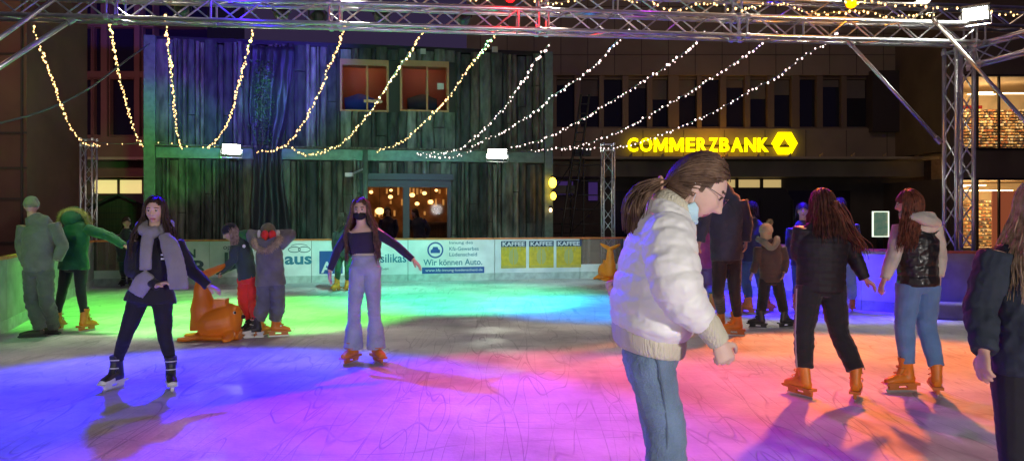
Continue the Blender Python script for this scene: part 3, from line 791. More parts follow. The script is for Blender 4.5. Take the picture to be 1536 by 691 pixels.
# tarpaulin hanging in folds
tp = thing('tarpaulin', 'dark shiny tarpaulin hanging in folds down the wooden hall', 'tarpaulin', hp(hu(415), -.3, 0))
mb = MB(HM); rows = []
nz = 46; nu_ = 40
for q in range(nz+1):
    f_ = q/nz; z = 5.95*(1-f_)+.05
    cpx = 412-8*math.sin(f_*3.0)+(0 if f_ < .5 else 4*(f_-.5)); hw = .50+.05*math.sin(f_*7+1)-.10*math.exp(-((f_-.5)/.16)**2)
    row = []
    for k in range(nu_+1):
        s_ = k/nu_*2-1
        fold = .045*math.sin(s_*9+f_*5+1.5*noise.noise(V(f_*3, 1, 2)))+.05*noise.noise(V(s_*3, f_*6, 1))+.03*noise.noise(V(s_*9, f_*14, 4))
        row.append(mb.addv((hu(cpx)+s_*hw+.04*noise.noise(V(s_*2, f_*8, 7)), -.30+fold, z)))
    rows.append(row)
for q in range(nz):
    for k in range(nu_): mb.face(rows[q][k], rows[q+1][k], rows[q+1][k+1], rows[q][k+1])
o = mb.build('sheet', mat('tarp', (.025, .025, .035), .45, spec=.4, bump=.3, bscale=7), tp, smooth=True)
sd = o.modifiers.new('s', 'SOLIDIFY'); sd.thickness = .012
# climbing foliage lit green beside the tarpaulin
tv = thing('climbing_ivy', 'narrow column of ivy lit bright green on the upper storey', 'plant', hp(hu(397), -.3, 3.4))
mb = MB(HM)
for k in range(900):
    u_ = hu(397)+rg.gauss(0, .13); z_ = rg.uniform(3.4, 5.6); c_ = V(u_, -.36-abs(rg.gauss(0, .06)), z_)
    s_ = rg.uniform(.02, .045); d1 = V(rg.uniform(-1, 1), rg.uniform(-.4, .4), rg.uniform(-1, 1)).normalized()*s_; d2 = V(rg.uniform(-1, 1), rg.uniform(-1, 1), rg.uniform(-1, 1)).normalized()*s_*.6
    mb.face(mb.addv(c_-d1), mb.addv(c_+d2), mb.addv(c_+d1), mb.addv(c_-d2))
mb.build('leaves', mat('ivy_leaf', (.05, .11, .04), .5), tv)
m = MB(HM); m.tube([(V(hu(397), -.33, 3.38), .02), (V(hu(395), -.36, 4.4), .015), (V(hu(399), -.33, 5.5), .008)], n=6); m.build('stem', m_bark2, tv)
# slim pole in front of the hall
t = thing('flag_pole', 'slim green metal pole beside the glass doors', 'pole', W(548, 380, 20.2)*V(1, 1, 0))
m = MB(); pb = W(548, 322, 20.2); m.rod((pb.x, pb.y, 0), (pb.x, pb.y, FZ(225, 20.2)), .065, 10); m.build('pole', m_frm, t, smooth=True)
m = MB(); m.rod((pb.x, pb.y, FZ(252, 20.2)), (pb.x-.35, pb.y-.02, FZ(261, 20.2)), .03, 6); m.box((pb.x-.42, pb.y, FZ(262, 20.2)), (.2, .14, .1)); m.build('bracket', m_alu, t)

# stair tower right of the hall
t = thing('scaffold_stair', 'black steel ladder and scaffold rising beside the wooden hall', 'scaffold', W(868, 380, 23)*V(1, 1, 0))
m = MB(); ys = 23.
def sp(px, py, d=0): return W(px, py, ys)+V(0, d, 0)
m.rod(sp(842, 355), sp(872, 142), .035, 6); m.rod(sp(856, 355), sp(884, 142), .035, 6)
for k in range(15):
    f_ = k/15; m.rod(sp(842+30*f_, 355-213*f_), sp(856+28*f_, 355-213*f_), .02, 5)
m.build('ladder', m_dk, t)
m = MB()
for px in (828, 858, 878, 905): m.rod(V(sp(px, 322).x, ys+.5, -.05), sp(px, 236, .5), .03, 6)
for py in (246, 270, 292, 314, 336, 350): m.rod(sp(828, py, .46), sp(905, py, .46), .02, 5)
m.rod(sp(828, 292, .5), sp(858, 246, .5), .02, 5); m.rod(sp(858, 350, .5), sp(905, 300, .5), .02, 5)
m.build('scaffold_tube', m_dk, t)
m = MB(); m.box(sp(846, 284, .3), (.7, .3, .25)); m.box(sp(875, 228, .3), (.5, .2, .2)); m.build('junction_box', m_dk, t)
m_ambl = mat('amber_lamp', (1, .6, .1), .4, emit=(1, .55, .04), estr=7)
for px, py, rz in ((829, 274, .15), (830, 294, .11), (826, 315, .06)):
    q = thing('amber_lantern', {274: 'large glowing amber lantern on the scaffold, highest of three', 294: 'middle amber lantern below the large one on the scaffold', 315: 'smallest glowing lantern, lowest at the corner of the hall'}[py], 'lantern', W(px, py, 21.7), 'amber lanterns at the hall corner')
    m = MB(); m.ell(W(px, py, 21.7), (.11*rz/.15, .1, rz)); m.build('bulb', m_ambl if py != 315 else mat('small_warm', (1, .8, .5), .4, emit=(1, .6, .3), estr=5), q, smooth=True)
    m = MB(); m.box(W(px, py, 21.7)+V(0, 0, rz+.03), (.1, .1, .06)); m.rod(W(px, py, 21.7)+V(0, 0, rz+.03), W(px-4, py, 22.1)+V(0, 0, rz+.06), .015, 5); m.build('holder', m_dk, q)
# long seating/bench items behind the scaffold
t = thing('picnic_bench', 'dark outdoor bench and table stacked behind the see-through board', 'bench', W(885, 386, 25)*V(1, 1, 0))
m = MB(); b_ = W(885, 322, 25)
m.box((b_.x, 25, .78), (2.2, .7, .05)); m.build('table_top', m_hut, t)
for dx in (-.9, .9):
    m = MB(); m.rod((b_.x+dx, 24.7, -.05), (b_.x+dx, 25.3, .76), .03, 6); m.rod((b_.x+dx, 25.3, -.05), (b_.x+dx, 24.7, .76), .03, 6); m.build('leg', m_dk, t)
m = MB(); m.box((b_.x, 24.4, .45), (2.2, .28, .04)); m.rod((b_.x-.8, 24.4, -.05), (b_.x-.8, 24.4, .44), .025, 6); m.rod((b_.x+.8, 24.4, -.05), (b_.x+.8, 24.4, .44), .025, 6); m.build('seat', m_hut, t)

# ---- cable and fairy lights
m = MB()
m.tube([(W(-30, 192, 14), .02), (W(60, 168, 15), .02), (W(130, 135, 16), .02), (W(190, 90, 17), .02), (W(224, 66, 18), .02)], n=6, step=.3)
o = m.build('cable', mat('cable_grey', (.12, .13, .15), .6), loc=W(60, 168, 15)); tag(o, 'thick sagging cable crossing in front of the left bay windows', 'cable')
m_bulb = mat('fairy_bulb', (1, .8, .5), .4, emit=(1, .56, .20), estr=3.4)
m_bulb.cycles.emission_sampling = 'NONE'
m_bulb2 = mat('fairy_bulb_tinted', (1, .9, .8), .4, emit=(1, .70, .66), estr=3.2)  # pink tint puts violet lamp light into the bulbs' emission
m_bulb2.cycles.emission_sampling = 'NONE'
m_wire = mat('fairy_wire', (.16, .2, .16), .6)
bm_ = MB(); bm_.ell((0, 0, 0), (.012, .012, .016), nu=6, nv=4); bulbm = bm_.mesh('light_bulb'); bulbm.materials.append(m_bulb)
bulbm.polygons.foreach_set('use_smooth', [True]*len(bulbm.polygons))
bulbm2 = bulbm.copy(); bulbm2.materials[0] = m_bulb2
strings = [
 (('leftmost string of fairy lights, drooping to the green tower'), [(48, 38), (65, 83), (78, 118), (91, 155), (106, 190), (126, 213), (150, 217)]),
 (('second fairy light string from the left, in front of the bay windows'), [(163, 28), (168, 50), (172, 75), (178, 110), (186, 140), (195, 175), (205, 205), (216, 220)]),
 (('fairy light string hanging at the left corner post of the wooden hall'), [(249, 20), (250, 50), (256, 95), (259, 130), (262, 165), (266, 200), (272, 222)]),
 (('fairy light string ending beside the left floodlight'), [(380, 45), (376, 60), (368, 90), (357, 130), (348, 165), (335, 195), (312, 222)]),
 (('fairy light string hanging in front of the tarpaulin'), [(518, 30), (511, 58), (497, 92), (478, 140), (460, 175), (440, 205), (420, 222), (385, 228)]),
 (('fairy light string crossing the blue lit upper window'), [(640, 35), (628, 57), (606, 92), (588, 116), (560, 161), (533, 193), (508, 217), (463, 232), (437, 222)]),
 (('green tinted fairy light string right of the upper windows'), [(751, 38), (734, 62), (703, 102), (675, 142), (637, 182), (602, 212), (564, 227)]),
 (('fairy light string ending in the blue glow above the glass doors'), [(826, 64), (802, 92), (786, 120), (776, 132), (755, 163), (724, 194), (699, 217), (675, 227), (623, 231)]),
 (('fairy light string reaching from the truss to the right floodlight'), [(945, 40), (923, 64), (900, 90), (871, 116), (829, 144), (805, 165), (760, 194), (715, 215), (692, 232), (640, 236)]),
 (('fairy light string third from the right'), [(1058, 45), (1038, 69), (1000, 99), (968, 120), (923, 148), (881, 174), (847, 193), (805, 212), (767, 220)]),
 (('violet lit fairy light string second from the right'), [(1165, 44), (1138, 69), (1093, 101), (1055, 125), (1003, 156), (954, 184), (909, 205), (864, 219), (795, 226)]),
 (('rightmost fairy light string, passing over the bank sign'), [(1258, 45), (1235, 68), (1207, 83), (1171, 111), (1128, 135), (1072, 167), (1024, 189), (975, 208), (934, 219), (892, 222), (847, 224)]),
]
rb = random.Random(5)
def fairy(label, pts, r=.0065, gap=.105, two=None):
    """pts: world points of the wire"""
    t = thing('fairy_lights', label, 'fairy lights', pts[0], 'strings of fairy lights')
    m = MB(); m.tube([(p, r) for p in pts], n=5, step=.12); m.build('wire', m_wire, t)
    fine = [p for p, _ in catmull([(p, (0,)) for p in pts], .02)]
    acc = 0; nb = 0; nxt = gap*.5
    for i in range(1, len(fine)):
        acc += (fine[i]-fine[i-1]).length
        if acc >= nxt and nb < 99:
            nxt = acc+gap*rb.uniform(.55, 1.4); nb += 1
            sb_ = rb.uniform(.65, 1.5)
            b = bpy.data.objects.new("light_bulb", two or bulbm); b.scale = (sb_,)*3; C.objects.link(b); b.parent = t
            b.location = fine[i]+V(rb.uniform(-1, 1)*.022, rb.uniform(-1, 1)*.022, rb.uniform(-.04, .015))-t.location
    return t
for i, (lb, pp) in enumerate(strings):
    n_ = len(pp); out = []
    L_ = [0]
    for k in range(1, n_): L_.append(L_[-1]+math.hypot(pp[k][0]-pp[k-1][0], pp[k][1]-pp[k-1][1]))
    for k, (px, py) in enumerate(pp):
        f_ = L_[k]/L_[-1]
        Y0 = TP(pp[0][0]).y+.12; Y1 = 17.2+(1.6*(px/900))
        out.append(W(px, py, Y0*(1-f_)+Y1*f_))
    tot = sum((out[k]-out[k-1]).length for k in range(1, n_))
    fairy(lb, out, gap=max(tot/90, .085 if i < 7 else .11), two=bulbm2 if i >= 7 else None)
fairy('sparse fairy light wire strung low between the green tower and the hall corner', [W(150, 214, 17.3), W(190, 216, 17.5), W(240, 213, 17.7), W(300, 221, 17.9), W(345, 219, 18)], gap=.3)
fairy('tangled fairy lights wound along the upper truss at top centre', [TP(415, .62, -.05), TP(470, .40, -.1), TP(540, .58, -.05), TP(600, .42, -.1), TP(650, .55, 0), TP(700, .40, -.1), TP(765, .52, -.1), TP(830, .42, -.05), TP(900, .58, -.1), TP(960, .45, -.1)], gap=.07)
fairy('fairy lights wound along the right half of the upper truss', [TP(965, .5, -.1), TP(1010, .36, -.1), TP(1060, .5, -.05), TP(1110, .40, -.1), TP(1160, .52, -.1), TP(1220, .38, -.1), TP(1290, .44, -.1), TP(1340, .36, -.1), TP(1400, .46, -.05)], gap=.06)
fairy('fairy lights running in a straight line to the top right corner', [W(1240, -2, 11.4), W(1300, 3, 11.3), W(1380, 8, 11.2), W(1460, 14, 11.1), W(1560, 24, 11.0)], gap=.08)
for k, (px, py, Y) in enumerate(((1411, 214, 11.9),)):
    pass

# ---- stage lamps and floodlights
m_case = mat('lamp_case', (.03, .03, .03), .5, .3)
def par(px, zoff, target, col, label, estr=14, back=.0, energy=900, cone=60, blend=.5, r=.11, spot=True, size=.13, p=None, lens=None, glow=0):
    p = p if p is not None else TP(px, zoff, back)
    t = thing('stage_lamp', label, 'stage lamp', p, 'coloured stage lamps on the trusses')
    d = (Vector(target)-p).normalized(); side = d.cross(V(0, 0, 1)).normalized()
    m = MB(); m.tube([(p-d*.16, r*.7), (p-d*.12, r*.95), (p+d*.05, r), (p+d*.07, r*1.05)], n=16, step=99); m.build('housing', m_case, t, smooth=False)
    m = MB(); m.tube([(p+d*.071, r*.9), (p+d*.082, r*.85)], n=16, step=99); m.build('lens', mat('lens_%s' % '_'.join('%d' % (c*99) for c in (lens or col)), lens or col, .3, emit=lens or col, estr=estr), t)
    m = MB(); m.tube([(p+side*(r+.02), .012), (p+side*(r+.02)+V(0, 0, .14), .012), (p+side*.03+V(0, 0, .2), .012), (p-side*.03+V(0, 0, .2), .012), (p-side*(r+.02)+V(0, 0, .14), .012), (p-side*(r+.02), .012)], n=5, step=99); m.build('yoke', m_case, t)
    if glow: light('POINT', 'spill', p+V(0, -.25, -.12), None, glow, lens or col, .05, parent=t)
    if spot: light('SPOT', 'spot', p+d*.10, target, energy, col, size, cone, blend, parent=t)
    return t
def flood(p, target, col, label, w, h, energy, estr=60, cone=150, mount=.0, blend=.8):
    p = Vector(p); t = thing('floodlight', label, 'floodlight', p, 'white floodlights')
    d = (Vector(target)-p).normalized(); side = d.cross(V(0, 0, 1)).normalized(); up = side.cross(d)
    Mx = Matrix((side, d, up)).transposed()
    m = MB(); m.box(p-d*.05, (w+.06, .09, h+.06), M=Mx); m.build('housing', m_case, t)
    m = MB(); m.box(p+d*.002, (w, .01, h), M=Mx); m.build('lens', mat('flood_lens', (1, 1, .95), .3, emit=(1, 1, .86), estr=estr), t)
    m = MB(); m.tube([(p+side*(w/2+.05), .014), (p+side*(w/2+.05)-V(0, 0, h/2+.1)-d*.05, .014), (p-side*(w/2+.05)-V(0, 0, h/2+.1)-d*.05, .014), (p-side*(w/2+.05), .014)], n=5, step=99); m.build('bracket', m_alu, t)
    if mount: m = MB(); m.rod(p-V(0, 0, h/2+.1)-d*.05, p-V(0, -mount, h/2+.12)-d*.05, .025, 8); m.build('arm', m_alu, t)
    light('SPOT', 'flood', p+d*.03, target, energy, col, .12, cone, blend, parent=t)
    return t
# ================================================================== PEOPLE
m_skin = mat('skin', (.56, .33, .25), .5, var=.08, vscale=20, bump=.05, bscale=60)
m_skin_pale = mat('skin_pale', (.66, .44, .36), .48, var=.07, vscale=20, bump=.05, bscale=60)
m_lip = mat('lips', (.42, .13, .12), .4)
m_brow = mat('brow', (.07, .04, .03), .8)
m_eye = mat('eye_white', (.75, .75, .75), .2); m_iris = mat('iris', (.03, .02, .015), .2)
m_oskate = mat('orange_boot', (.72, .22, .02), .42, var=.12, vscale=9, bump=.08, bscale=30)
m_steel = mat('blade_steel', (.6, .6, .62), .3, .9)
m_holder = mat('blade_holder', (.55, .17, .03), .45)
m_blackb = mat('black_boot', (.025, .025, .03), .4)
m_whiteb = mat('white_trim', (.7, .7, .72), .4)

def frame_from(fwd, up):
    f = Vector(fwd).normalized(); u = Vector(up); u = (u-f*u.dot(f)).normalized()
    r = f.cross(u)
    return Matrix((r, f, u)).transposed()          # columns x right, y forward, z up

def g_(x, w): return math.exp(-(x/w)**2)
def sst(a, b, x):
    t = max(0, min(1, (x-a)/(b-a))); return t*t*(3-2*t)
def head_fn(k, female=True):
    def fn(q):
        x, y, z = q.x/k, q.y/k, q.z/k
        jaw = sst(.0, .115, -z)
        x *= 1-.30*jaw-.10*sst(.07, .115, -z)
        if y < 0:
            y *= 1-.35*sst(.0, .10, -z); y *= 1.04
        else:
            y *= 1-.06*jaw
            front = sst(.03, .08, y)
            y -= .010*front*sst(.03, .10, z)*.6
            y += front*(.024*g_(x, .013)*(sst(.028, -.026, z)*(1-sst(-.026, -.040, z)) if True else 0))
            y += front*.010*g_(x, .020)*g_(z+.030, .010)
            y -= front*.011*g_(abs(x)-.031, .015)*g_(z-.010, .013)
            y += front*.004*g_(abs(x)-.028, .02)*g_(z-.030, .008)
            y += front*.006*g_(abs(x)-.040, .018)*g_(z+.018, .016)
            y += front*(.007*g_(x, .024)*g_(z+.056, .006)+.006*g_(x, .020)*g_(z+.068, .006)-.004*g_(x, .024)*g_(z+.0625, .003))
            y -= front*.005*g_(x, .03)*g_(z+.080, .008)
            y += front*.010*g_(x, .024)*g_(z+.100, .014)
        return Vector((x, y, z))*k
    return fn

def add_head(mb, c, H, k, hi=False):
    mb.ell(c, (.0765*k, .094*k, .118*k), M=H, nu=56 if hi else 28, nv=48 if hi else 24, fn=head_fn(k))
    for s in (-1, 1):
        mb.ell(c+H @ V(s*.077*k, -.008*k, -.010*k), (.008*k, .017*k, .030*k), M=H, nu=8, nv=6)

def add_hand(mb, w, d, pn, th, k, curl=.5, r=1.):
    """w wrist, d direction of the hand, pn palm normal, th side the thumb is on"""
    d = d.normalized(); pn = (pn-d*pn.dot(d)).normalized(); s = d.cross(pn)
    if s.dot(th) < 0: s = -s
    mb.tube([(w-d*.03*k, (.026*k, .021*k)), (w, (.027*k, .019*k)), (w+d*.045*k, (.040*k, .017*k)), (w+d*.088*k, (.041*k, .014*k))], n=10, step=.02, ref=s)
    L_ = [.066, .076, .071, .056]
    for i in range(4):
        b = w+d*(.080-.004*abs(i-1))*k+s*(.031-.0205*i)*k
        cu = curl*(1+.12*i); dd = (d+s*(.10-.07*i)).normalized()
        p = b; pts = [(p-dd*.012*k, .0098*k*r)]
        a = 0
        for j, fr in enumerate((.42, .32, .26)):
            a += cu*(.55 if j == 0 else .8)
            p = p+(dd*math.cos(a)+pn*math.sin(a))*L_[i]*fr*k
            pts.append((p, (.0092-.0011*j)*k*r))
        mb.tube(pts, n=7, step=.012)
    b = w+d*.022*k+s*.026*k
    p1 = b+(d*.6+s*.75+pn*.25).normalized()*.036*k; p2 = p1+(d*.85+s*.35+pn*(.2+curl*.4)).normalized()*.030*k; p3 = p2+(d*.9+pn*(.2+curl*.5)).normalized()*.024*k
    mb.tube([(b-s*.01*k, .013*k), (p1, .0115*k*r), (p2, .0105*k*r), (p3, .0085*k*r)], n=7, step=.012)

def limb(mb, a, b, c, ra, rb, rc, vox, quilt=None, n=14, ext=None, mid=None):
    """three joint limb"""
    a, b, c = Vector(a), Vector(b), Vector(c)
    pts = [(a, ra), (a.lerp(b, .5)+(mid or V(0, 0, 0)), ((ra[0]+rb[0])*.52, (ra[1]+rb[1])*.52) if isinstance(ra, tuple) else (ra+rb)*.52), (b, rb),
           (b.lerp(c, .35), tuple((x*.7+y*.3)*1.06 for x, y in zip(rb, rc)) if isinstance(rb, tuple) else (rb*.7+rc*.3)*1.06), (c, rc)]
    if ext: pts.append(ext)
    mb.tube(pts, n=n, step=max(.012, vox*1.6), quilt=quilt)

def skate(root, base, yaw, kind, k, leanx=0.):
    """base = middle of the blade on the ice, yaw = toe direction (deg from +X)"""
    d = V(math.cos(R(yaw)), math.sin(R(yaw)), 0); s = V(-d.y, d.x, 0); up = V(0, 0, 1)
    b = Vector(base)
    P = lambda x, z, y=0: b+d*x*k+up*z*k+s*y*k
    mb = MB(); st = .02
    if kind == 'shoe':
        mb.tube([(P(-.10, .045), (.034*k, .04*k)), (P(-.05, .05), (.04*k, .048*k)), (P(.06, .045), (.045*k, .042*k)), (P(.14, .036), (.046*k, .034*k)), (P(.175, .03), (.03*k, .026*k))], n=14, step=st, ref=s)
        mb.tube([(P(-.055, .05), .045*k), (P(-.05, .13), .045*k)], n=12, step=st)
        o = MB().build('shoe', mat('leather_dark', (.04, .035, .03), .6), root, me=remesh(mb, .009, 2))
        m = MB(); m.prism([(-.13, 0), (.17, 0), (.19, .012), (.18, .028), (-.13, .028)], P(0, 0, -.042), d*k, up*k, -.084*k)
        m.build('sole', m_blackb, o); return
    z0 = .062
    mb.tube([(P(-.115, z0+.04), (.030*k, .036*k)), (P(-.06, z0+.05), (.040*k, .05*k)), (P(.03, z0+.048), (.043*k, .046*k)), (P(.10, z0+.036), (.046*k, .036*k)), (P(.145, z0+.028), (.034*k, .027*k))], n=14, step=st, ref=s)
    mb.tube([(P(-.065, z0+.05), (.046*k, .052*k)), (P(-.062, z0+.12), (.043*k, .05*k)), (P(-.045+leanx, z0+.19), (.050*k, .056*k)), (P(-.038+leanx, z0+.24), (.052*k, .058*k))], n=14, step=st, ref=s)
    mb.tube([(P(.03, z0+.08), (.03*k, .02*k)), (P(-.01, z0+.16), (.035*k, .03*k)), (P(.0+leanx, z0+.24), (.04*k, .03*k))], n=10, step=st, ref=s)
    bm = {'orange': m_oskate, 'bw': m_blackb, 'black': m_blackb}[kind]
    o = MB().build('skate', bm, root, me=remesh(mb, .008, 2))
    m = MB(); m.prism([(-.145, 0), (.13, 0), (.145, .015), (.12, .034), (.05, .026), (-.14, .026)], P(0, 0, -.002), d*k, up*k, -.004*k); m.build('blade', m_steel, o)
    hm = {'orange': m_holder, 'bw': m_whiteb, 'black': m_blackb}[kind]
    m = MB()
    m.prism([(-.135, .022), (-.06, .022), (-.045, z0+.012), (-.14, z0+.012)], P(0, 0, -.012), d*k, up*k, -.024*k)
    m.prism([(.03, .022), (.115, .022), (.12, z0+.012), (.02, z0+.012)], P(0, 0, -.012), d*k, up*k, -.024*k)
    m.prism([(-.14, .018), (.12, .018), (.12, .034), (-.14, .034)], P(0, 0, -.007), d*k, up*k, -.014*k)
    m.build('blade_holder', hm, o)
    m = MB(); m.prism([(-.15, z0), (.14, z0), (.165, z0+.012), (.15, z0+.022), (-.15, z0+.022)], P(0, 0, -.044), d*k, up*k, -.088*k); m.build('sole', hm, o)
    for zz, xx in (((.13, .020), (.20, .014)) if kind == 'bw' else ((.10, .035), (.15, .012))):
        m = MB(); m.tube([(P(xx-.02, z0+zz, -.052), .005*k), (P(xx+.022+leanx, z0+zz+.004, -.025), .005*k), (P(xx+.022+leanx, z0+zz+.004, .025), .005*k), (P(xx-.02, z0+zz, .052), .005*k)], n=6, step=.02)
        m.build('strap', m_whiteb if kind == 'bw' else (m_holder if kind == 'orange' else m_steel), o)
    if kind == 'orange':
        m = MB(); m.tube([(P(-.039+leanx, z0+.232), (.045*k, .050*k)), (P(-.038+leanx, z0+.262), (.047*k, .052*k))], n=14, step=.02, ref=s); m.build('liner', m_blackb, o, smooth=True)
        for zz, xx in ((.09, .028), (.155, .012)):
            m = MB(); m.box(P(xx-.01, z0+zz, -.050), (.022*k, .012*k, .016*k), R(yaw)); m.build('buckle', m_steel, o)
    if kind == 'bw':
        m = MB(); m.tube([(P(.03, z0+.036), (.0475*k, .036*k)), (P(.10, z0+.028), (.0485*k, .032*k)), (P(.152, z0+.022), (.036*k, .024*k))], n=14, step=.02, ref=s); m.build('toe_cap', m_whiteb, o, smooth=True)

def strands(mb, c, H, k, n, L_, a_rng, rg, out=.05, drift=V(0, 0, 0), rad=.0055, wav=.01, e0=(18, 85), follow=None, wave_len=.2, vol=1.0):
    n = int(n*2.0)
    A, B, Cz = .082*k*vol, .102*k*vol, .124*k*vol
    fh = None
    for i in range(n):
        a = rg.uniform(*a_rng)*(1 if rg.random() < .5 else -1)
        e = rg.uniform(*e0); pts = []
        off = rg.uniform(.0, .022)*k
        r0 = rad*rg.uniform(.6, 1.3)*k
        ee = e
        while ee > -14:
            dl = V(math.sin(a)*math.cos(R(ee))*(A+off), -math.cos(a)*math.cos(R(ee))*(B+off), math.sin(R(ee))*(Cz+off*.7))
            pts.append((c+H @ dl, r0*(.6 if not pts else 1))); ee -= 17
        p = pts[-1][0]; o = p-c; o.z = 0
        o = o.normalized() if o.length > 1e-4 else V(0, 0, 0)
        LL = L_*rg.uniform(.72, 1.02); st = .05; dd = 0
        ph = rg.uniform(0, 6.28); sw = V(rg.uniform(-1, 1), rg.uniform(-1, 1), 0)*wav
        while dd < LL:
            dd += st; f = dd/LL
            q = p+V(0, 0, -dd)+o*out*sst(0, .25, dd)*(1 if not follow else follow(dd))+drift*(dd/L_)**1.2+sw*math.sin(ph+dd/wave_len*6.28)*min(1, dd/.1)
            pts.append((q, r0*(1-.6*f**2)))
        pts[-1] = (pts[-1][0], r0*.25)
        mb.tube(pts, n=4, step=.05)

def cap_hair(mb, c, H, k, line=.045, low=-.07, grow=1.06, bump=.004, frontx=0., keep=None):
    nu, nv = 40, 28; A, B, Cz = .0785*k*grow, .097*k*grow, .120*k*grow
    idx = {}
    for j in range(nv+1):
        ph = math.pi*j/nv-math.pi/2
        for i in range(nu):
            th = 2*math.pi*i/nu
            n_ = noise.noise(V(math.cos(th)*7, math.sin(th)*7, ph*1.2))*bump*2
            q = V(A*math.cos(th)*math.cos(ph), B*math.sin(th)*math.cos(ph), Cz*math.sin(ph))*(1+n_/.1)
            if q.y < 0: q.y *= 1.03
            idx[j, i] = (q, mb.addv(c+H @ q))
    for j in range(nv):
        for i in range(nu):
            k_ = (i+1) % nu
            q = (idx[j, i][0]+idx[j+1, k_][0])/2
            x, y, z = q/k
            if keep:
                if keep(q/k): mb.face(idx[j, i][1], idx[j, k_][1], idx[j+1, k_][1], idx[j+1, i][1])
                continue
            lim = line-.5*abs(x-frontx)*(1 if abs(x) > .03 else .3)
            if y > .012 and z < lim: continue
            if y > -.02 and z < -.05: continue
            if z < low: continue
            mb.face(idx[j, i][1], idx[j, k_][1], idx[j+1, k_][1], idx[j+1, i][1])

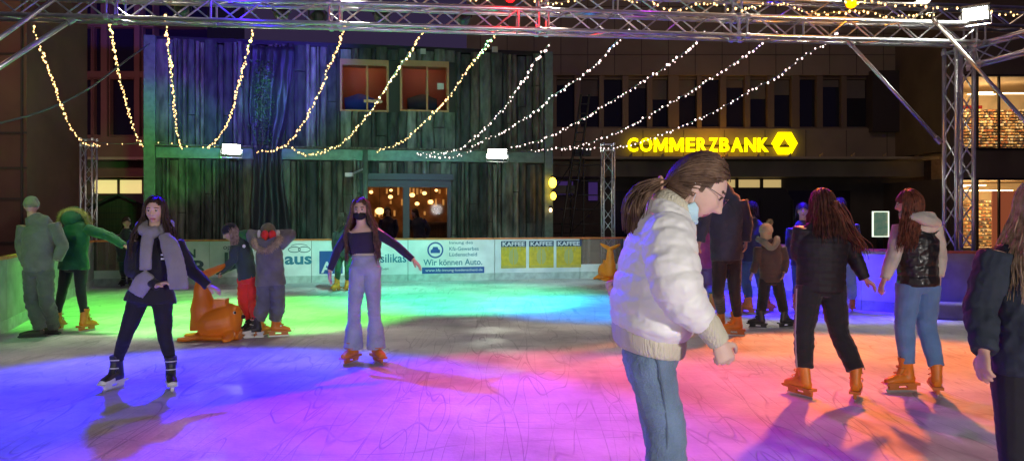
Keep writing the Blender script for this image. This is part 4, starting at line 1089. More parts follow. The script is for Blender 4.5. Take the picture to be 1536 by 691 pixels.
def person(label, Y, J, feet, kind='orange', k=1., yaw=180, pitch=0, hyaw=None, roll=0, vox=.010, skinm=None, top=None, bot=None, hands=True, curl=.5, face=False,
           bare=None, seed=1, headk=None, toes=None, thumbs=None, shoe=True, hidden_head=False, palm=None, hgt=None, handk=None, legk=1., eyes=True):
    """J: joints in picture columns/rows with a depth offset, turned into world points. All lengths in metres."""
    rg = random.Random(seed)
    def p(n):
        a = J[n]; return W(a[0], a[1], Y+(a[2] if len(a) > 2 else 0))
    hyaw = yaw if hyaw is None else hyaw
    fy = V(math.sin(R(yaw)), -math.cos(R(yaw)), 0)
    fb = [G(*f[:2]) if isinstance(f, tuple) else Vector(f) for f in feet]
    base = (fb[0]+fb[1])/2; base.z = 0
    root = thing('person', label, 'person', base)
    res = {'root': root, 'rg': rg, 'k': k, 'p': p, 'fy': fy, 'Y': Y}
    sk = skinm or m_skin
    hk = headk or k
    hd = V(math.sin(R(hyaw)), -math.cos(R(hyaw)), 0)
    hd = (hd*math.cos(R(pitch))-V(0, 0, 1)*math.sin(R(pitch)))
    up = V(0, 0, 1)
    if roll: up = Matrix.Rotation(R(roll), 3, hd) @ up
    H = frame_from(hd, up)
    hc = p('head'); res['H'] = H; res['hc'] = hc; res['hk'] = hk
    neck = p('neck')
    hipL, hipR, shL, shR = p('hipL'), p('hipR'), p('shL'), p('shR')
    hipc = (hipL+hipR)/2; shc = (shL+shR)/2
    side = (shR-shL).normalized()
    S = (shR-shL).length/2; Hs = (hipR-hipL).length/2
    toes = toes or [-90, -90]
    ank = []
    for i in (0, 1):
        dz = .25 if kind not in ('shoe',) else .10
        dd = V(math.cos(R(toes[i])), math.sin(R(toes[i])), 0)
        ank.append(fb[i]-dd*.055*k+V(0, 0, dz*k))
    res['ank'] = ank
    # ---- body, one continuous surface
    mb = MB()
    spine = [(hipc-V(0, 0, .03*k), (Hs+.065*k, .088*k*legk)), (hipc.lerp(shc, .35), (.125*k, .095*k*legk)), (hipc.lerp(shc, .72), (.145*k, .105*k)), (shc-V(0, 0, .0), (max(.12*k, S-.02), .075*k)), (shc.lerp(neck, .55), (.075*k, .06*k)), (neck, (.052*k, .055*k)), (neck.lerp(hc, .6), (.050*k, .054*k))]
    mb.tube(spine, n=20, step=.03, ref=side)
    elb = {}; 
    for sd, sh in (('L', shL), ('R', shR)):
        el, wr = p('el'+sd), p('wr'+sd)
        limb(mb, sh, el, wr, .050*k, .038*k, .026*k, vox)
        if hands:
            d = (wr-el).normalized()
            if 'ha'+sd in J: d = (p('ha'+sd)-wr).normalized()
            pn = (V(0, 0, -1) if palm is None else Vector(palm[sd])) if abs(d.z) < .8 else (side if sd == 'L' else -side)
            if palm is not None and sd in palm: pn = Vector(palm[sd])
            th = fy if not thumbs else Vector(thumbs[sd])
            add_hand(mb, wr, d, pn, th, handk or k, curl, 1.0 if vox < .007 else 1.12)
    for i, sd in enumerate('LR'):
        hp_, kn = p('hip'+sd), p('kn'+sd)
        a = ank[i]
        limb(mb, hp_, kn, a, .080*k*legk, .055*k*legk, .038*k, vox)
        dd = V(math.cos(R(toes[i])), math.sin(R(toes[i])), 0)
        foot = fb[i]+V(0, 0, .10*k if kind != 'shoe' else .045*k)
        mb.tube([(a, .036*k), (foot-dd*.07*k, .034*k), (foot+dd*.09*k, .026*k)], n=8, step=.03)
    if not hidden_head: add_head(mb, hc, H, hk, vox < .008)
    else: add_head(mb, hc, H, hk)
    me = remesh(mb, vox, 1)
    body = MB().build('body', sk, root, me=me)
    me.materials.append(m_lip); me.materials.append(m_brow)
    if face:
        Hi = H.transposed(); off = wloc(root)
        for pl in me.polygons:
            q = Hi @ (pl.center+off-hc)/hk
            if q.y > .05:
                if abs(q.x) < .024-abs(q.z+.062)*.9 and abs(q.z+.062) < .010: pl.material_index = 1
                elif .012 < abs(q.x) < .048 and abs(q.z-(.033-.12*max(0, abs(q.x)-.035))) < .0042: pl.material_index = 2
        for s in (-1, 1):
            m = MB(); c_ = hc+H @ V(s*.031*hk, (.0745 if eyes else .070)*hk, .010*hk); m.ell(c_, (.0125*hk,)*3, nu=14, nv=10); e_ = m.build('eye', m_eye if eyes else sk, root, smooth=True)
            m = MB(); m.ell(c_+H @ V(0, .0075*hk, -.001*hk), (.0078*hk,)*3, nu=10, nv=8); m.build('iris', m_iris, e_, smooth=True)
            m = MB(); m.tube([(hc+H @ V(s*(.031+dx)*hk, .0855*hk-abs(dx)*.35*hk, (.0155-abs(dx)*.25)*hk), 0.0030*hk) for dx in (-.013, -.006, 0, .006, .013)], n=5, step=.01); m.build('eyelash', m_brow, root)
    # ---- trousers
    if bot:
        mb = MB(); b_ = bot
        r0, r1, r2 = b_.get('r', (.095, .066, .05))
        wz = b_.get('waist', .10)
        pd = b_.get('pd', 1)
        mb.tube([(hipc-V(0, 0, .06*k), (Hs+.06*k, .10*k*pd)), (hipc+V(0, 0, .02*k), (Hs+.085*k, .125*k*pd)), (hipc.lerp(shc, wz/.5), (b_.get('ww', .13)*k, .105*k))], n=22, step=.02, ref=side)
        lens = b_.get('cut', .0)
        for i, sd in enumerate('LR'):
            kn = p('kn'+sd); a = ank[i]+V(0, 0, lens*k)
            q = b_.get('quilt')
            ext = None
            pts = [(p('hip'+sd)+V(0, 0, .01), r0*k), (p('hip'+sd).lerp(kn, .5), (r0+r1)*.5*k), (kn, r1*k)]
            if b_.get('flare'):
                pts += [(kn.lerp(a, .4), r1*.98*k), (kn.lerp(a, .8), (r1*.4+r2*.6)*k), (a+V(0, 0, -.10*k), r2*k)]
            else:
                pts += [(kn.lerp(a, .35), (r1*.62+r2*.38)*1.06*k), (a, r2*k)]
            pts = [(x, (y, y*b_.get('deep', 1.0))) for x, y in pts]
            mb.tube(pts, n=16, step=max(.014, vox*1.5), ref=side, quilt=q)
        me = remesh(mb, vox, 1, wr=b_.get('wr', .006)*k, wf=b_.get('wf', 11), wst=(1, 1, 1.6), seed=seed)
        res['bot'] = MB().build(b_.get('name', 'trousers'), b_['m'], root, me=me)
    # ---- top
    if top:
        t_ = top; mb = MB()
        hz_ = t_.get('hem', .05)                          # hem below the hip joint line
        w0, w1, w2 = t_.get('w', (.19, .17, .19)); d0, d1, d2 = t_.get('d', (.15, .14, .15))
        q = t_.get('quilt')
        axis = (shc-hipc).normalized()
        pts = [(hipc-axis*hz_*k, (w0*k, d0*k)), (hipc.lerp(shc, .35), (w1*k, d1*k)), (hipc.lerp(shc, .72), (w2*k, d2*k)), (shc-axis*.015*k, (S+t_.get('shw', .0)*k, d2*.72*k)), (shc.lerp(neck, .5), ((S*.4+.05*k), .085*k)), (neck+(hc-neck)*t_.get('col', 0.05), (t_.get('cr', .07)*k, t_.get('cr', .07)*1.05*k))]
        if t_.get('bare'): pts = pts[:3]+[(shc-axis*.045*k, (S*1.0, .112*k)), (shc-axis*.02*k, (S*.98, .105*k))]
        mb.tube(pts, n=26, step=max(.012, vox*1.4), ref=side, quilt=q)
        s0, s1, s2 = t_.get('s', (.075, .06, .045))
        for sd, sh in (('L', shL), ('R', shR)):
            el, wr = p('el'+sd), p('wr'+sd)
            e_ = el.lerp(wr, t_.get('slen', 1.0))
            limb(mb, sh-V(0, 0, .01), el, e_, s0*k, s1*k, s2*k, vox, quilt=q)
        me = remesh(mb, vox, 1, wr=t_.get('wr', .007)*k, wf=t_.get('wf', 9), seed=seed+3)
        if t_.get('neckcut'):
            zc, hw, dp, yy = t_['neckcut']
            import bmesh
            off = wloc(root); bm = bmesh.new(); bm.from_mesh(me)
            dl = [f for f in bm.faces if (lambda c: (c.z > zc(c) and True))(f.calc_center_median())]
            bmesh.ops.delete(bm, geom=dl, context='FACES'); bm.to_mesh(me); bm.free()
        res['top'] = MB().build(t_.get('name', 'jacket'), t_['m'], root, me=me)
    if shoe:
        for i in (0, 1): skate(root, fb[i], toes[i], kind, k)
    res.update(shL=shL, shR=shR, hipc=hipc, shc=shc, side=side, neck=neck, S=S, fb=fb)
    return res

def hair(r, m, L_=.5, n=140, a=(0, 2.2), cap=True, name='hair', **kw):
    mb = MB()
    if cap: cap_hair(mb, r['hc'], r['H'], r['hk'], **{x: kw.pop(x) for x in ('line', 'low', 'grow', 'frontx') if x in kw})
    if n: strands(mb, r['hc'], r['H'], r['hk'], n, L_, a, r['rg'], **kw)
    o = mb.build(name, m, r['root'], smooth=True); return o

def hair_mat(name, c, c2):
    return mat(name, c, .55, var=.3, vscale=26, col2=c2, spec=.35)
h_brown = hair_mat('hair_brown', (.06, .032, .02), (.18, .105, .065))
h_dark = hair_mat('hair_dark', (.02, .012, .01), (.06, .035, .025))
h_red = hair_mat('hair_auburn', (.06, .018, .010), (.22, .065, .03))
h_blond = hair_mat('hair_darkblond', (.20, .13, .08), (.46, .34, .21))

# ---- old man at the left board
r = person('old man in a beanie with hands in pockets, standing at the left boards in shoes', 9.75,
    dict(head=(47, 309), neck=(48, 325), shL=(36, 338, .0), shR=(80, 335, .05), elL=(32, 369, .02), wrL=(40, 397, -.06), elR=(94, 369, .05), wrR=(86, 390, -.02),
         hipL=(48, 407), hipR=(68, 407), knL=(48, 450), knR=(70, 450)), [(53, 505), (74, 501)], kind='shoe', yaw=200, hyaw=215, pitch=5, toes=[200, 190], vox=.010, seed=2,
    top=dict(m=fabric('grey_jacket', (.13, .145, .12)), hem=.0, w=(.170, .185, .195), d=(.13, .15, .14), s=(.078, .068, .056), wr=.012, wf=7, cr=.085, col=.12),
    bot=dict(m=fabric('grey_trousers', (.085, .10, .095)), r=(.105, .082, .072), wr=.014, wf=8), hands=False)
rt = r['root']; H = r['H']; hc = r['hc']
m = MB(); m.ell(hc+H @ V(0, -.008, .035), (.088, .104, .095), M=H, nu=24, nv=16); m.tube([(hc+H @ V(0, -.008, .005), (.090, .106)), (hc+H @ V(0, -.008, .04), (.091, .108))], n=24, ref=H @ V(1, 0, 0), step=.02)
MB().build('beanie', fabric('beanie_olive', (.20, .22, .13), bump=.8, bscale=60), rt, me=remesh(m, .008, 1, .002, 20))

# ---- woman with fur hood, green coat
r = person('woman bending forward in green coat with yellowish fur hood and black leggings', 10.2,
    dict(head=(111, 326, .16), neck=(111, 332, .06), shL=(94, 342, 0), shR=(130, 342, 0), elL=(91, 372, .10), wrL=(97, 388, .3), elR=(163, 354, 0), wrR=(186, 368, 0),
         hipL=(101, 400), hipR=(121, 400), knL=(94, 434), knR=(121, 434)), [(89, 495), (131, 496)], yaw=180, pitch=40, toes=[100, 75], vox=.010, seed=3,
    top=dict(m=fabric('green_coat', (.012, .12, .04)), hem=.03, w=(.20, .165, .185), d=(.15, .13, .14), s=(.075, .06, .045), wr=.010, cr=.10, col=.0),
    bot=dict(m=fabric('black_leggings', (.018, .018, .022), bump=.1), r=(.092, .062, .045), wr=.003))
rt = r['root']; c = r['neck']
def fur(name, m_, pts, rr, n, ln, root, rg, th=.004):
    mb = MB(); fine = catmull([(Vector(p_), (0,)) for p_ in pts], .01)
    mb.tube([(Vector(p_), rr*.8) for p_ in pts], n=10, step=.03)
    for i in range(n):
        q = rg.choice(fine)[0]; d = V(rg.gauss(0, 1), rg.gauss(0, 1), rg.gauss(0, 1)).normalized()
        a = q+d*rr*.6; b = q+d*(rr+ln*rg.uniform(.5, 1))+V(0, 0, -ln*.3)
        s = d.orthogonal().normalized()*th
        mb.face(mb.addv(a+s), mb.addv(a-s), mb.addv(b)); s2 = d.cross(s); mb.face(mb.addv(a+s2), mb.addv(a-s2), mb.addv(b))
    return mb.build(name, m_, root)
m_fur = mat('fur_yellow', (.42, .38, .12), .9, var=.3, vscale=20); m_fur2 = mat('fur_tan', (.55, .43, .24), .9, var=.3, vscale=20)
mb = MB(); mb.ell(c+V(0, .03, .03), (.155, .20, .135), nu=20, nv=14); mb.ell(r['hc'], (.12, .13, .15), nu=20, nv=14)
MB().build('hood', fabric('green_coat', (.02, .2, .12)), rt, me=remesh(mb, .01, 1, .01, 8))
fur('fur_trim', m_fur, [c+V(-.19, .0, -.02), c+V(-.15, -.02, .09), c+V(-.05, -.04, .14), c+V(.07, -.04, .14), c+V(.16, -.02, .08), c+V(.20, 0, -.03)], .045, 900, .04, rt, r['rg'])

# ---- far dark person behind the scarf girl
r = person('small dark figure far behind the girl with the scarf, by the far boards', 16.4,
    dict(head=(190, 334), neck=(190, 343), shL=(179, 352), shR=(200, 352), elL=(177, 368), wrL=(181, 384, -.1), elR=(201, 368), wrR=(200, 384), hipL=(184, 385), hipR=(195, 385), knL=(184, 404), knR=(195, 404)),
    [(184, 430), (195, 430)], yaw=30, toes=[-80, -60], vox=.014, seed=4, kind='black', hands=False,
    top=dict(m=fabric('navy_black', (.02, .022, .035)), hem=.1, s=(.07, .058, .05), wr=.008), bot=dict(m=fabric('dark_denim', (.02, .03, .06)), r=(.09, .065, .055)))
hair(r, h_dark, .12, 40, (0, 1.7))

# ---- girl with the grey scarf
r = person('girl with long dark hair, black coat and big grey scarf holding the orange seal', 6.78,
    dict(head=(233, 317, -.02), neck=(233, 343), shL=(204, 360, -.02), shR=(265, 362, .03), elL=(196, 405, -.02), wrL=(236, 428, -.20), haL=(258, 420, -.22), elR=(286, 404, .02), wrR=(312, 428, .02), haR=(325, 433, .02),
         hipL=(209, 447), hipR=(243, 447), knL=(189, 501, -.03), knR=(247, 503)), [(170, 584), (257, 586)], kind='bw', yaw=15, hyaw=8, pitch=2, toes=[-100, -62], vox=.007, seed=5, face=True,
    top=dict(name='coat', m=fabric('black_coat', (.013, .013, .02), sheen=.1), hem=.03, w=(.215, .15, .160), d=(.14, .12, .12), s=(.062, .052, .042), wr=.008, cr=.07),
    bot=dict(m=fabric('black_tights', (.010, .010, .016), bump=.1, sheen=.05), r=(.094, .060, .043), wr=.003), skinm=m_skin_pale)
rt = r['root']; k = 1
P = r['p']
hair(r, h_dark, .36, 150, (.3, 2.15), out=.085, wav=.014, line=.082, drift=V(0, -.05, 0))
sc_m = fabric('scarf_grey', (.25, .24, .27), bump=.6, bscale=50, var=.12)
mb = MB(); N_ = r['neck']
mb.tube([(N_+V(.05, -.07, -.01), (.045, .05)), (N_+V(.03, -.105, -.03), (.05, .05)), (N_+V(-.08, -.08, .0), (.05, .05)), (N_+V(-.11, .02, .03), (.045, .05)), (N_+V(0, .11, .05), (.045, .05)), (N_+V(.11, .03, .03), (.045, .05)), (N_+V(.08, -.05, -.01), (.045, .045)), (N_+V(.06, -.08, -.05), (.04, .04))], n=12, step=.03)
def wp(px, py, d): return W(px, py, 6.78+d)
mb.tube([(wp(247, 352, -.12), (.05, .03)), (wp(256, 372, -.19), (.075, .025)), (wp(264, 398, -.22), (.085, .02)), (wp(267, 424, -.24), (.085, .018)), (wp(268, 433, -.24), (.08, .015))], n=14, step=.03, ref=(1, 0, 0))
mb.tube([(wp(222, 352, -.12), (.05, .03)), (wp(219, 378, -.18), (.05, .022)), (wp(218, 404, -.20), (.05, .02))], n=12, step=.03, ref=(1, 0, 0))
mb.tube([(wp(224, 410, -.19), (.05, .02)), (wp(214, 424, -.19), (.08, .02)), (wp(203, 440, -.17), (.07, .018))], n=12, step=.03, ref=(1, .0, .5))
MB().build('scarf', sc_m, rt, me=remesh(mb, .009, 1, .010, 8, (1, 1, .35), 4))
m = MB()
for k_, z in enumerate((382, 388)): m.box(wp(246, z, -.155), (.05, .01, .015))
m.build('print', m_white, rt)
# bangle-high socks
for i in (0, 1):
    m = MB(); a = r['ank'][i]; m.tube([(a+V(0, 0, .05), .050), (a+V(0, 0, .0), .054)], n=12, step=.02); m.build('sock', fabric('sock_plum', (.08, .02, .03)), rt, smooth=True)

# ---- orange seals
m_seal = mat('seal_plastic', (.92, .25, .012), .42, var=.03, vscale=3)
def seal(label, base, k, rot, vox=.008):
    t = thing('skating_aid', label, 'skating aid', base, 'orange seal shaped skating aids')
    M = Matrix.Translation(base) @ Matrix.Rotation(rot, 4, 'Z') @ Matrix.Scale(k, 4)
    mb = MB(M)
    Y_ = V(0, 1, 0)
    mb.tube([(V(-.17, 0, .12), (.15, .12)), (V(-.06, 0, .16), (.19, .16)), (V(.06, 0, .18), (.20, .18)), (V(.14, 0, .20), (.18, .18)), (V(.20, 0, .21), (.13, .14)), (V(.24, 0, .21), (.06, .07))], n=22, step=.02, ref=Y_)
    mb.tube([(V(-.20, 0, .04), (.16, .05)), (V(.06, 0, .035), (.22, .045)), (V(.24, 0, .04), (.18, .045))], n=18, step=.02, ref=Y_)
    # tail rising at the back, ending in two flukes that are the handle
    mb.tube([(V(-.11, 0, .12), (.15, .17)), (V(-.14, 0, .30), (.12, .135)), (V(-.155, 0, .48), (.085, .088)), (V(-.155, 0, .62), (.068, .062)), (V(-.14, 0, .67), (.06, .05))], n=18, step=.02, ref=Y_)
    for s in (-1, 1):
        D_ = V(.80*s, .60*s, 0)
        mb.tube([(V(-.15, 0, .66), (.055, .045)), (V(-.15, 0, .69)+D_*.07, (.065, .042)), (V(-.15, 0, .725)+D_*.16, (.065, .032)), (V(-.15, 0, .77)+D_*.25, (.03, .016))], n=12, step=.02, ref=(-.6, .8, 0))
        mb.tube([(V(-.12, s*.08, .05), (.08, .035)), (V(-.24, s*.13, .03), (.09, .026)), (V(-.36, s*.15, .024), (.05, .018))], n=12, step=.02, ref=(0, 1, 0))
        mb.tube([(V(.14, s*.14, .08), (.06, .04)), (V(.15, s*.23, .04), (.06, .024)), (V(.10, s*.27, .025), (.04, .018))], n=12, step=.02, ref=(1, 0, 0))
    mb.box((.03, 0, .37), (.13, .18, .10))
    MB().build('body', m_seal, t, me=remesh(mb, vox*k, 4))
    for s in (-1, 1):
        m = MB(M); m.ell((.190, s*.118, .285), (.015, .015, .017)); e_ = m.build('eye', m_whiteb, t, smooth=True)
        m = MB(M); m.ell((.197, s*.127, .286), (.011, .011, .013)); m.build('pupil', m_iris, e_, smooth=True)
    m = MB(M); m.ell((.250, 0, .225), (.028, .035, .022)); m.build('nose', m_blackb, t, smooth=True)
    return t
# flukes spread across the picture: turn the near seal so that its tail handle faces the child
s1 = seal('orange plastic seal between the scarf girl and the child in red trousers', G(327, 508), 1.20, R(8))
s2 = seal('second orange seal standing far back by the see-through board', G(912, 419.5), 1.12, R(100), .012)
s2['label'] = 'small looking orange seal standing far back by the see-through board'

# ---- child in red trousers
r = person('child in dark bobble-less cap and red trousers leaning over the orange seal', 9.9,
    dict(head=(345, 349, -.05), neck=(354, 360), shL=(352, 368, -.1), shR=(372, 366, .12), elL=(350, 390, -.15), wrL=(336, 405, -.12), elR=(362, 392, .1), wrR=(342, 402, .1),
         hipL=(366, 418), hipR=(380, 418), knL=(366, 452), knR=(380, 451)), [(370, 503), (380, 506)], k=.86, headk=.92, kind='bw', yaw=-70, hyaw=-75, pitch=25, toes=[190, 200], vox=.008, seed=6,
    top=dict(m=fabric('dark_teal_jacket', (.035, .06, .06)), hem=.0, w=(.16, .15, .15), d=(.13, .13, .13), s=(.072, .06, .05), wr=.010, cr=.08),
    bot=dict(m=fabric('red_snow_trousers', (.75, .035, .03), var=.1), r=(.10, .085, .075), wr=.012, wf=9))
r['root']['label'] = 'child in dark cap and bright red trousers leaning over the orange seal'
rt = r['root']; H = r['H']; hc = r['hc']
hair(r, h_blond, .20, 60, (.2, 1.5), out=.03, wav=.006)
m = MB(); m.ell(hc+H @ V(0, -.01, .04), (.085, .10, .085), M=H, nu=20, nv=14); m.tube([(hc+H @ V(0, -.008, .02), (.086, .10)), (hc+H @ V(0, -.008, .05), (.087, .102))], n=24, ref=H @ V(1, 0, 0), step=.02)
MB().build('cap', fabric('cap_black', (.012, .014, .02)), rt, me=remesh(m, .008, 1, .002, 20))
mb = MB(); mb.tube([(W(356, 352, 9.93), .05), (W(370, 353, 9.93), .07), (W(384, 356, 9.93), .05)], n=12, step=.03)
MB().build('hood', fabric('bright_green_hood', (.05, .25, .06)), rt, me=remesh(mb, .009, 1, .012, 10))
for q in ('wrL', 'wrR'):
    m = MB(); a = r['p'](q); m.tube([(a+V(.03, 0, .03), .038), (a, .042), (a+V(-.05, 0, -.02), .045), (a+V(-.10, 0, -.03), .03)], n=10, step=.02); m.tube([(a+V(-.02, -.03, 0), .02), (a+V(-.06, -.06, .0), .016)], n=8, step=.02)
    MB().build('glove', fabric('glove_dark', (.03, .05, .05)), rt, me=remesh(m, .006, 1))
m = MB(); m.ell(W(366, 369, 9.75), (.022, .01, .022)); m.build('badge', m_white, rt)

# ---- child in grey snowsuit with red mittens behind the head
r = person('child in grey snowsuit holding red mittens behind the head, back turned', 9.7,
    dict(head=(402, 349), neck=(402, 362), shL=(387, 368), shR=(419, 367), elL=(376, 352, .05), wrL=(395, 352, .08), elR=(437, 352, .05), wrR=(411, 351, .08),
         hipL=(397, 424), hipR=(415, 424), knL=(395, 458), knR=(417, 458)), [(393, 504), (419, 504)], k=.92, headk=.98, yaw=180, toes=[60, 20], vox=.008, seed=7, hands=False,
    top=dict(m=fabric('olive_grey_parka', (.19, .19, .16)), hem=.03, w=(.205, .185, .175), d=(.15, .15, .15), s=(.078, .068, .055), wr=.014, wf=7, cr=.10),
    bot=dict(m=fabric('grey_snow_trousers', (.15, .16, .155)), r=(.105, .092, .085), wr=.016, wf=8))
rt = r['root']; hc = r['hc']; H = r['H']
m = MB(); m.ell(hc+V(0, 0, .03), (.092, .105, .095), nu=20, nv=14); m.tube([(hc+V(0, 0, .0), (.093, .106)), (hc+V(0, 0, .035), (.095, .108))], n=20, ref=(1, 0, 0), step=.02)
MB().build('cap', fabric('cap_olive', (.16, .14, .08)), rt, me=remesh(m, .008, 1, .003, 16))
for s, q in ((-1, 'wrL'), (1, 'wrR')):
    m = MB(); c_ = W(403+s*5.5, 352, 9.55); m.ell(c_, (.048, .04, .06)); m.tube([(c_+V(s*.02, .0, 0), .03), (r['p'](q)+V(0, -.03, 0), .035)], n=10, step=.02); m.tube([(c_+V(-s*.01, -.02, -.03), .018), (c_+V(-s*.015, -.02, -.07), .014)], n=8, step=.02)
    MB().build('mitten', fabric('mitten_red', (.80, .04, .02)), rt, me=remesh(m, .006, 2))
    m = MB(); c_ = W(403+s*13, 351, 9.66); m.tube([(c_-V(.02, 0, 0), .052), (c_+V(.02, 0, 0), .052)], n=12, step=.02, ref=(0, 1, 0)); m.build('cuff', m_whiteb, rt, smooth=True)
c = W(398, 366, 9.49)
fur('fur_trim', m_fur2, [c+V(-.14, .03, .05), c+V(-.11, -.02, -.02), c+V(-.02, -.04, -.07), c+V(.08, -.04, -.05), c+V(.16, -.02, .03), c+V(.17, .03, .08)], .036, 1100, .035, rt, r['rg'])
mb = MB(); mb.tube([(c+V(-.10, .08, .03), .07), (c+V(0, .03, -.04), .085), (c+V(.12, .08, .04), .07)], n=12, step=.03)
MB().build('hood', fabric('olive_grey_parka', (.13, .13, .11)), rt, me=remesh(mb, .009, 1, .008, 8))

# ---- masked skater in flared jeans
def cut7(c): return 1e9
r = person('masked young woman with long hair, dark cropped top and flared jeans, arms out', 8.0,
    dict(head=(541, 315), neck=(542, 336), shL=(525, 346), shR=(561, 345), elL=(507, 374, .0), wrL=(495, 405, -.05), haL=(494, 422, -.06), elR=(593, 367, 0), wrR=(619, 389, -.04), haR=(631, 400, -.05),
         hipL=(538, 402), hipR=(558, 402), knL=(532, 461), knR=(561, 461)), [(526, 545), (567, 544)], yaw=0, pitch=3, toes=[-110, -60], vox=.007, seed=8, face=True, skinm=m_skin_pale, curl=.3,
    top=dict(name='cropped_top', m=fabric('purple_black_top', (.025, .018, .05), bump=.15), hem=-.20, w=(.118, .120, .150), d=(.10, .10, .118), s=(.054, .043, .034), bare=True, wr=.002),
    bot=dict(name='jeans', m=fabric('blue_jeans', (.30, .34, .50), bump=.4, bscale=70), flare=True, r=(.096, .068, .100), wr=.006, waist=.14, ww=.125))
rt = r['root']; N_ = r['neck']
hair(r, h_brown, .50, 170, (.3, 2.1), out=.08, wav=.014, line=.082, drift=V(.03, .0, 0))
mb = MB(); H = r['H']; hc = r['hc']
def mfn(q):
    return q
mb.ell(hc+H @ V(0, .048, -.052), (.064, .062, .050), M=H, nu=24, nv=16); mb.ell(hc+H @ V(0, .088, -.040), (.026, .026, .034), M=H, nu=12, nv=10)
MB().build('face_mask', fabric('mask_black', (.012, .012, .016), sheen=0.), rt, me=remesh(mb, .005, 2))
for s in (-1, 1):
    m = MB(); m.tube([(hc+H @ V(s*.055, .06, -.035), .002), (hc+H @ V(s*.078, .02, -.01), .002), (hc+H @ V(s*.083, -.01, -.005), .002)], n=5, step=.02); m.build('ear_loop', m_blackb, rt)
m = MB(); c_ = r['hipc'].lerp(r['shc'], .305); m.tube([(c_-V(0, 0, .015), (.131, .112)), (c_+V(0, 0, .015), (.129, .110))], n=24, step=.02, ref=(1, 0, 0)); m.build('waistband', fabric('blue_jeans', (.3, .3, .3)), rt, smooth=True)
m = MB(); m.tube([(c_+V(0, 0, .012), (.126, .106)), (c_+V(0, 0, .038), (.124, .104))], n=24, step=.02, ref=(1, 0, 0)); m.build('undershirt', fabric('cream_shirt', (.55, .5, .42)), rt, smooth=True)

# ---- person hidden behind the masked skater
r = person('skater in dark jacket and green trousers mostly hidden behind the masked young woman', 15.4,
    dict(head=(515, 328), neck=(515, 338), shL=(505, 346), shR=(528, 346), elL=(502, 364), wrL=(503, 380), elR=(530, 364), wrR=(529, 380), hipL=(510, 381), hipR=(522, 381), knL=(507, 404), knR=(522, 405)),
    [(504, 437), (524, 436)], yaw=160, toes=[-110, 60], vox=.013, seed=9, hands=True,
    top=dict(m=fabric('navy_black', (.02, .022, .035)), hem=.05, wr=.008), bot=dict(m=fabric('green_trousers', (.02, .07, .04)), r=(.09, .062, .05)))
hair(r, h_dark, .2, 50, (0, 1.8))

# ---- foreground girl in the white jacket
YF = 2.62
Jf = dict(head=(1046, 281, 0), neck=(1016, 308, 0), shL=(1000, 334, -.14), shR=(1002, 336, .15), elL=(1018, 440, -.26), wrL=(1077, 509, -.26), haL=(1086, 531, -.26), elR=(957, 400, .22), wrR=(934, 425, .20), haR=(922, 431, .18),
          hipL=(974, 540, -.085), hipR=(978, 540, .085), knL=(999, 648, -.07), knR=(993, 648, .08))
fl = V(FX(998, YF)+.02, YF-.09, 0); fr = V(FX(985, YF)+.22, YF+.12, 0)
r = person('girl in white puffer jacket and blue jeans gliding past closest to the camera, head bowed', YF, Jf, [fl, fr], yaw=90, hyaw=84, pitch=36, toes=[0, 5], vox=.0052, seed=10, face=True, skinm=m_skin_pale, curl=1.15, handk=.80, legk=.80, eyes=False,
    thumbs={'L': (1, 0, 0), 'R': (1, 0, 0)}, palm={'L': (-.2, 1, 0), 'R': (0, -1, 0)},
    top=None,
    bot=dict(name='jeans', m=fabric('light_denim', (.15, .23, .34), var=.28, bump=.7, bscale=160), r=(.078, .066, .052), deep=1.0, wr=.005, wf=16, ww=.12, pd=.76))
rt = r['root']; H = r['H']; hc = r['hc']
m_wj = mat('white_puffer', (.83, .83, .81), .5, var=.04, vscale=3, bump=.25, bscale=14, sheen=.2)
m_rib = mat('rib_cream', (.66, .62, .48), .85, var=.06, bump=1., bscale=50, stretch=(3, 3, .05))
def f_(px, py, d=0): return W(px, py, YF+d)
mb = MB(); vx = .0058
qt = (.085, .016)
mb.tube([(f_(973, 499), (.200, .118)), (f_(976, 482), (.225, .134)), (f_(980, 455), (.228, .143)), (f_(984, 425), (.222, .138)), (f_(988, 385), (.212, .124)), (f_(995, 352), (.20, .104)), (f_(1000, 334), (.175, .090)), (f_(1004, 318), (.115, .080)), (f_(1009, 308), (.085, .068))],
        n=44, step=.006, ref=(0, 1, 0), quilt=(.068, .010))
for pts_ in ([(1001, 340, -.145, .074), (1003, 362, -.19, .083), (1008, 392, -.235, .083), (1013, 420, -.265, .080), (1024, 448, -.27, .071), (1043, 470, -.265, .057), (1057, 482, -.26, .043)],
             [(1001, 342, .15, .070), (980, 372, .20, .068), (958, 402, .22, .060), (942, 418, .20, .050), (935, 424, .20, .040)]):
    mb.tube([(f_(x_, y_, d_), (r_, r_)) for x_, y_, d_, r_ in pts_], n=30, step=.006, quilt=(.066, .010))
me = remesh(mb, .0050, 2, wr=.0045, wf=19, wst=(1.0, 1.0, 1.4), seed=3)
MB().build('jacket', m_wj, rt, me=me)
mb = MB(); mb.tube([(f_(973, 524), (.182, .112)), (f_(973, 514), (.19, .120)), (f_(973, 500), (.195, .124)), (f_(975, 486), (.19, .118))], n=40, step=.01, ref=(0, 1, 0))
for i, v_ in enumerate(mb.v): mb.v[i] = v_+V(0, 0, -(v_.x-f_(973, 500).x)*.17)
MB().build('hem_band', m_rib, rt, me=remesh(mb, vx, 1, .002, 14))
mb = MB(); mb.tube([(f_(1054, 479, -.262), .038), (f_(1060, 486, -.262), .042), (f_(1080, 514, -.26), .034)], n=20, step=.01); MB().build('cuff', m_rib, rt, me=remesh(mb, vx, 1, .002, 14))
mb = MB(); mb.tube([(f_(938, 422, .20), .036), (f_(930, 427, .19), .032)], n=14, step=.01); MB().build('cuff', m_rib, rt, me=remesh(mb, vx, 1))
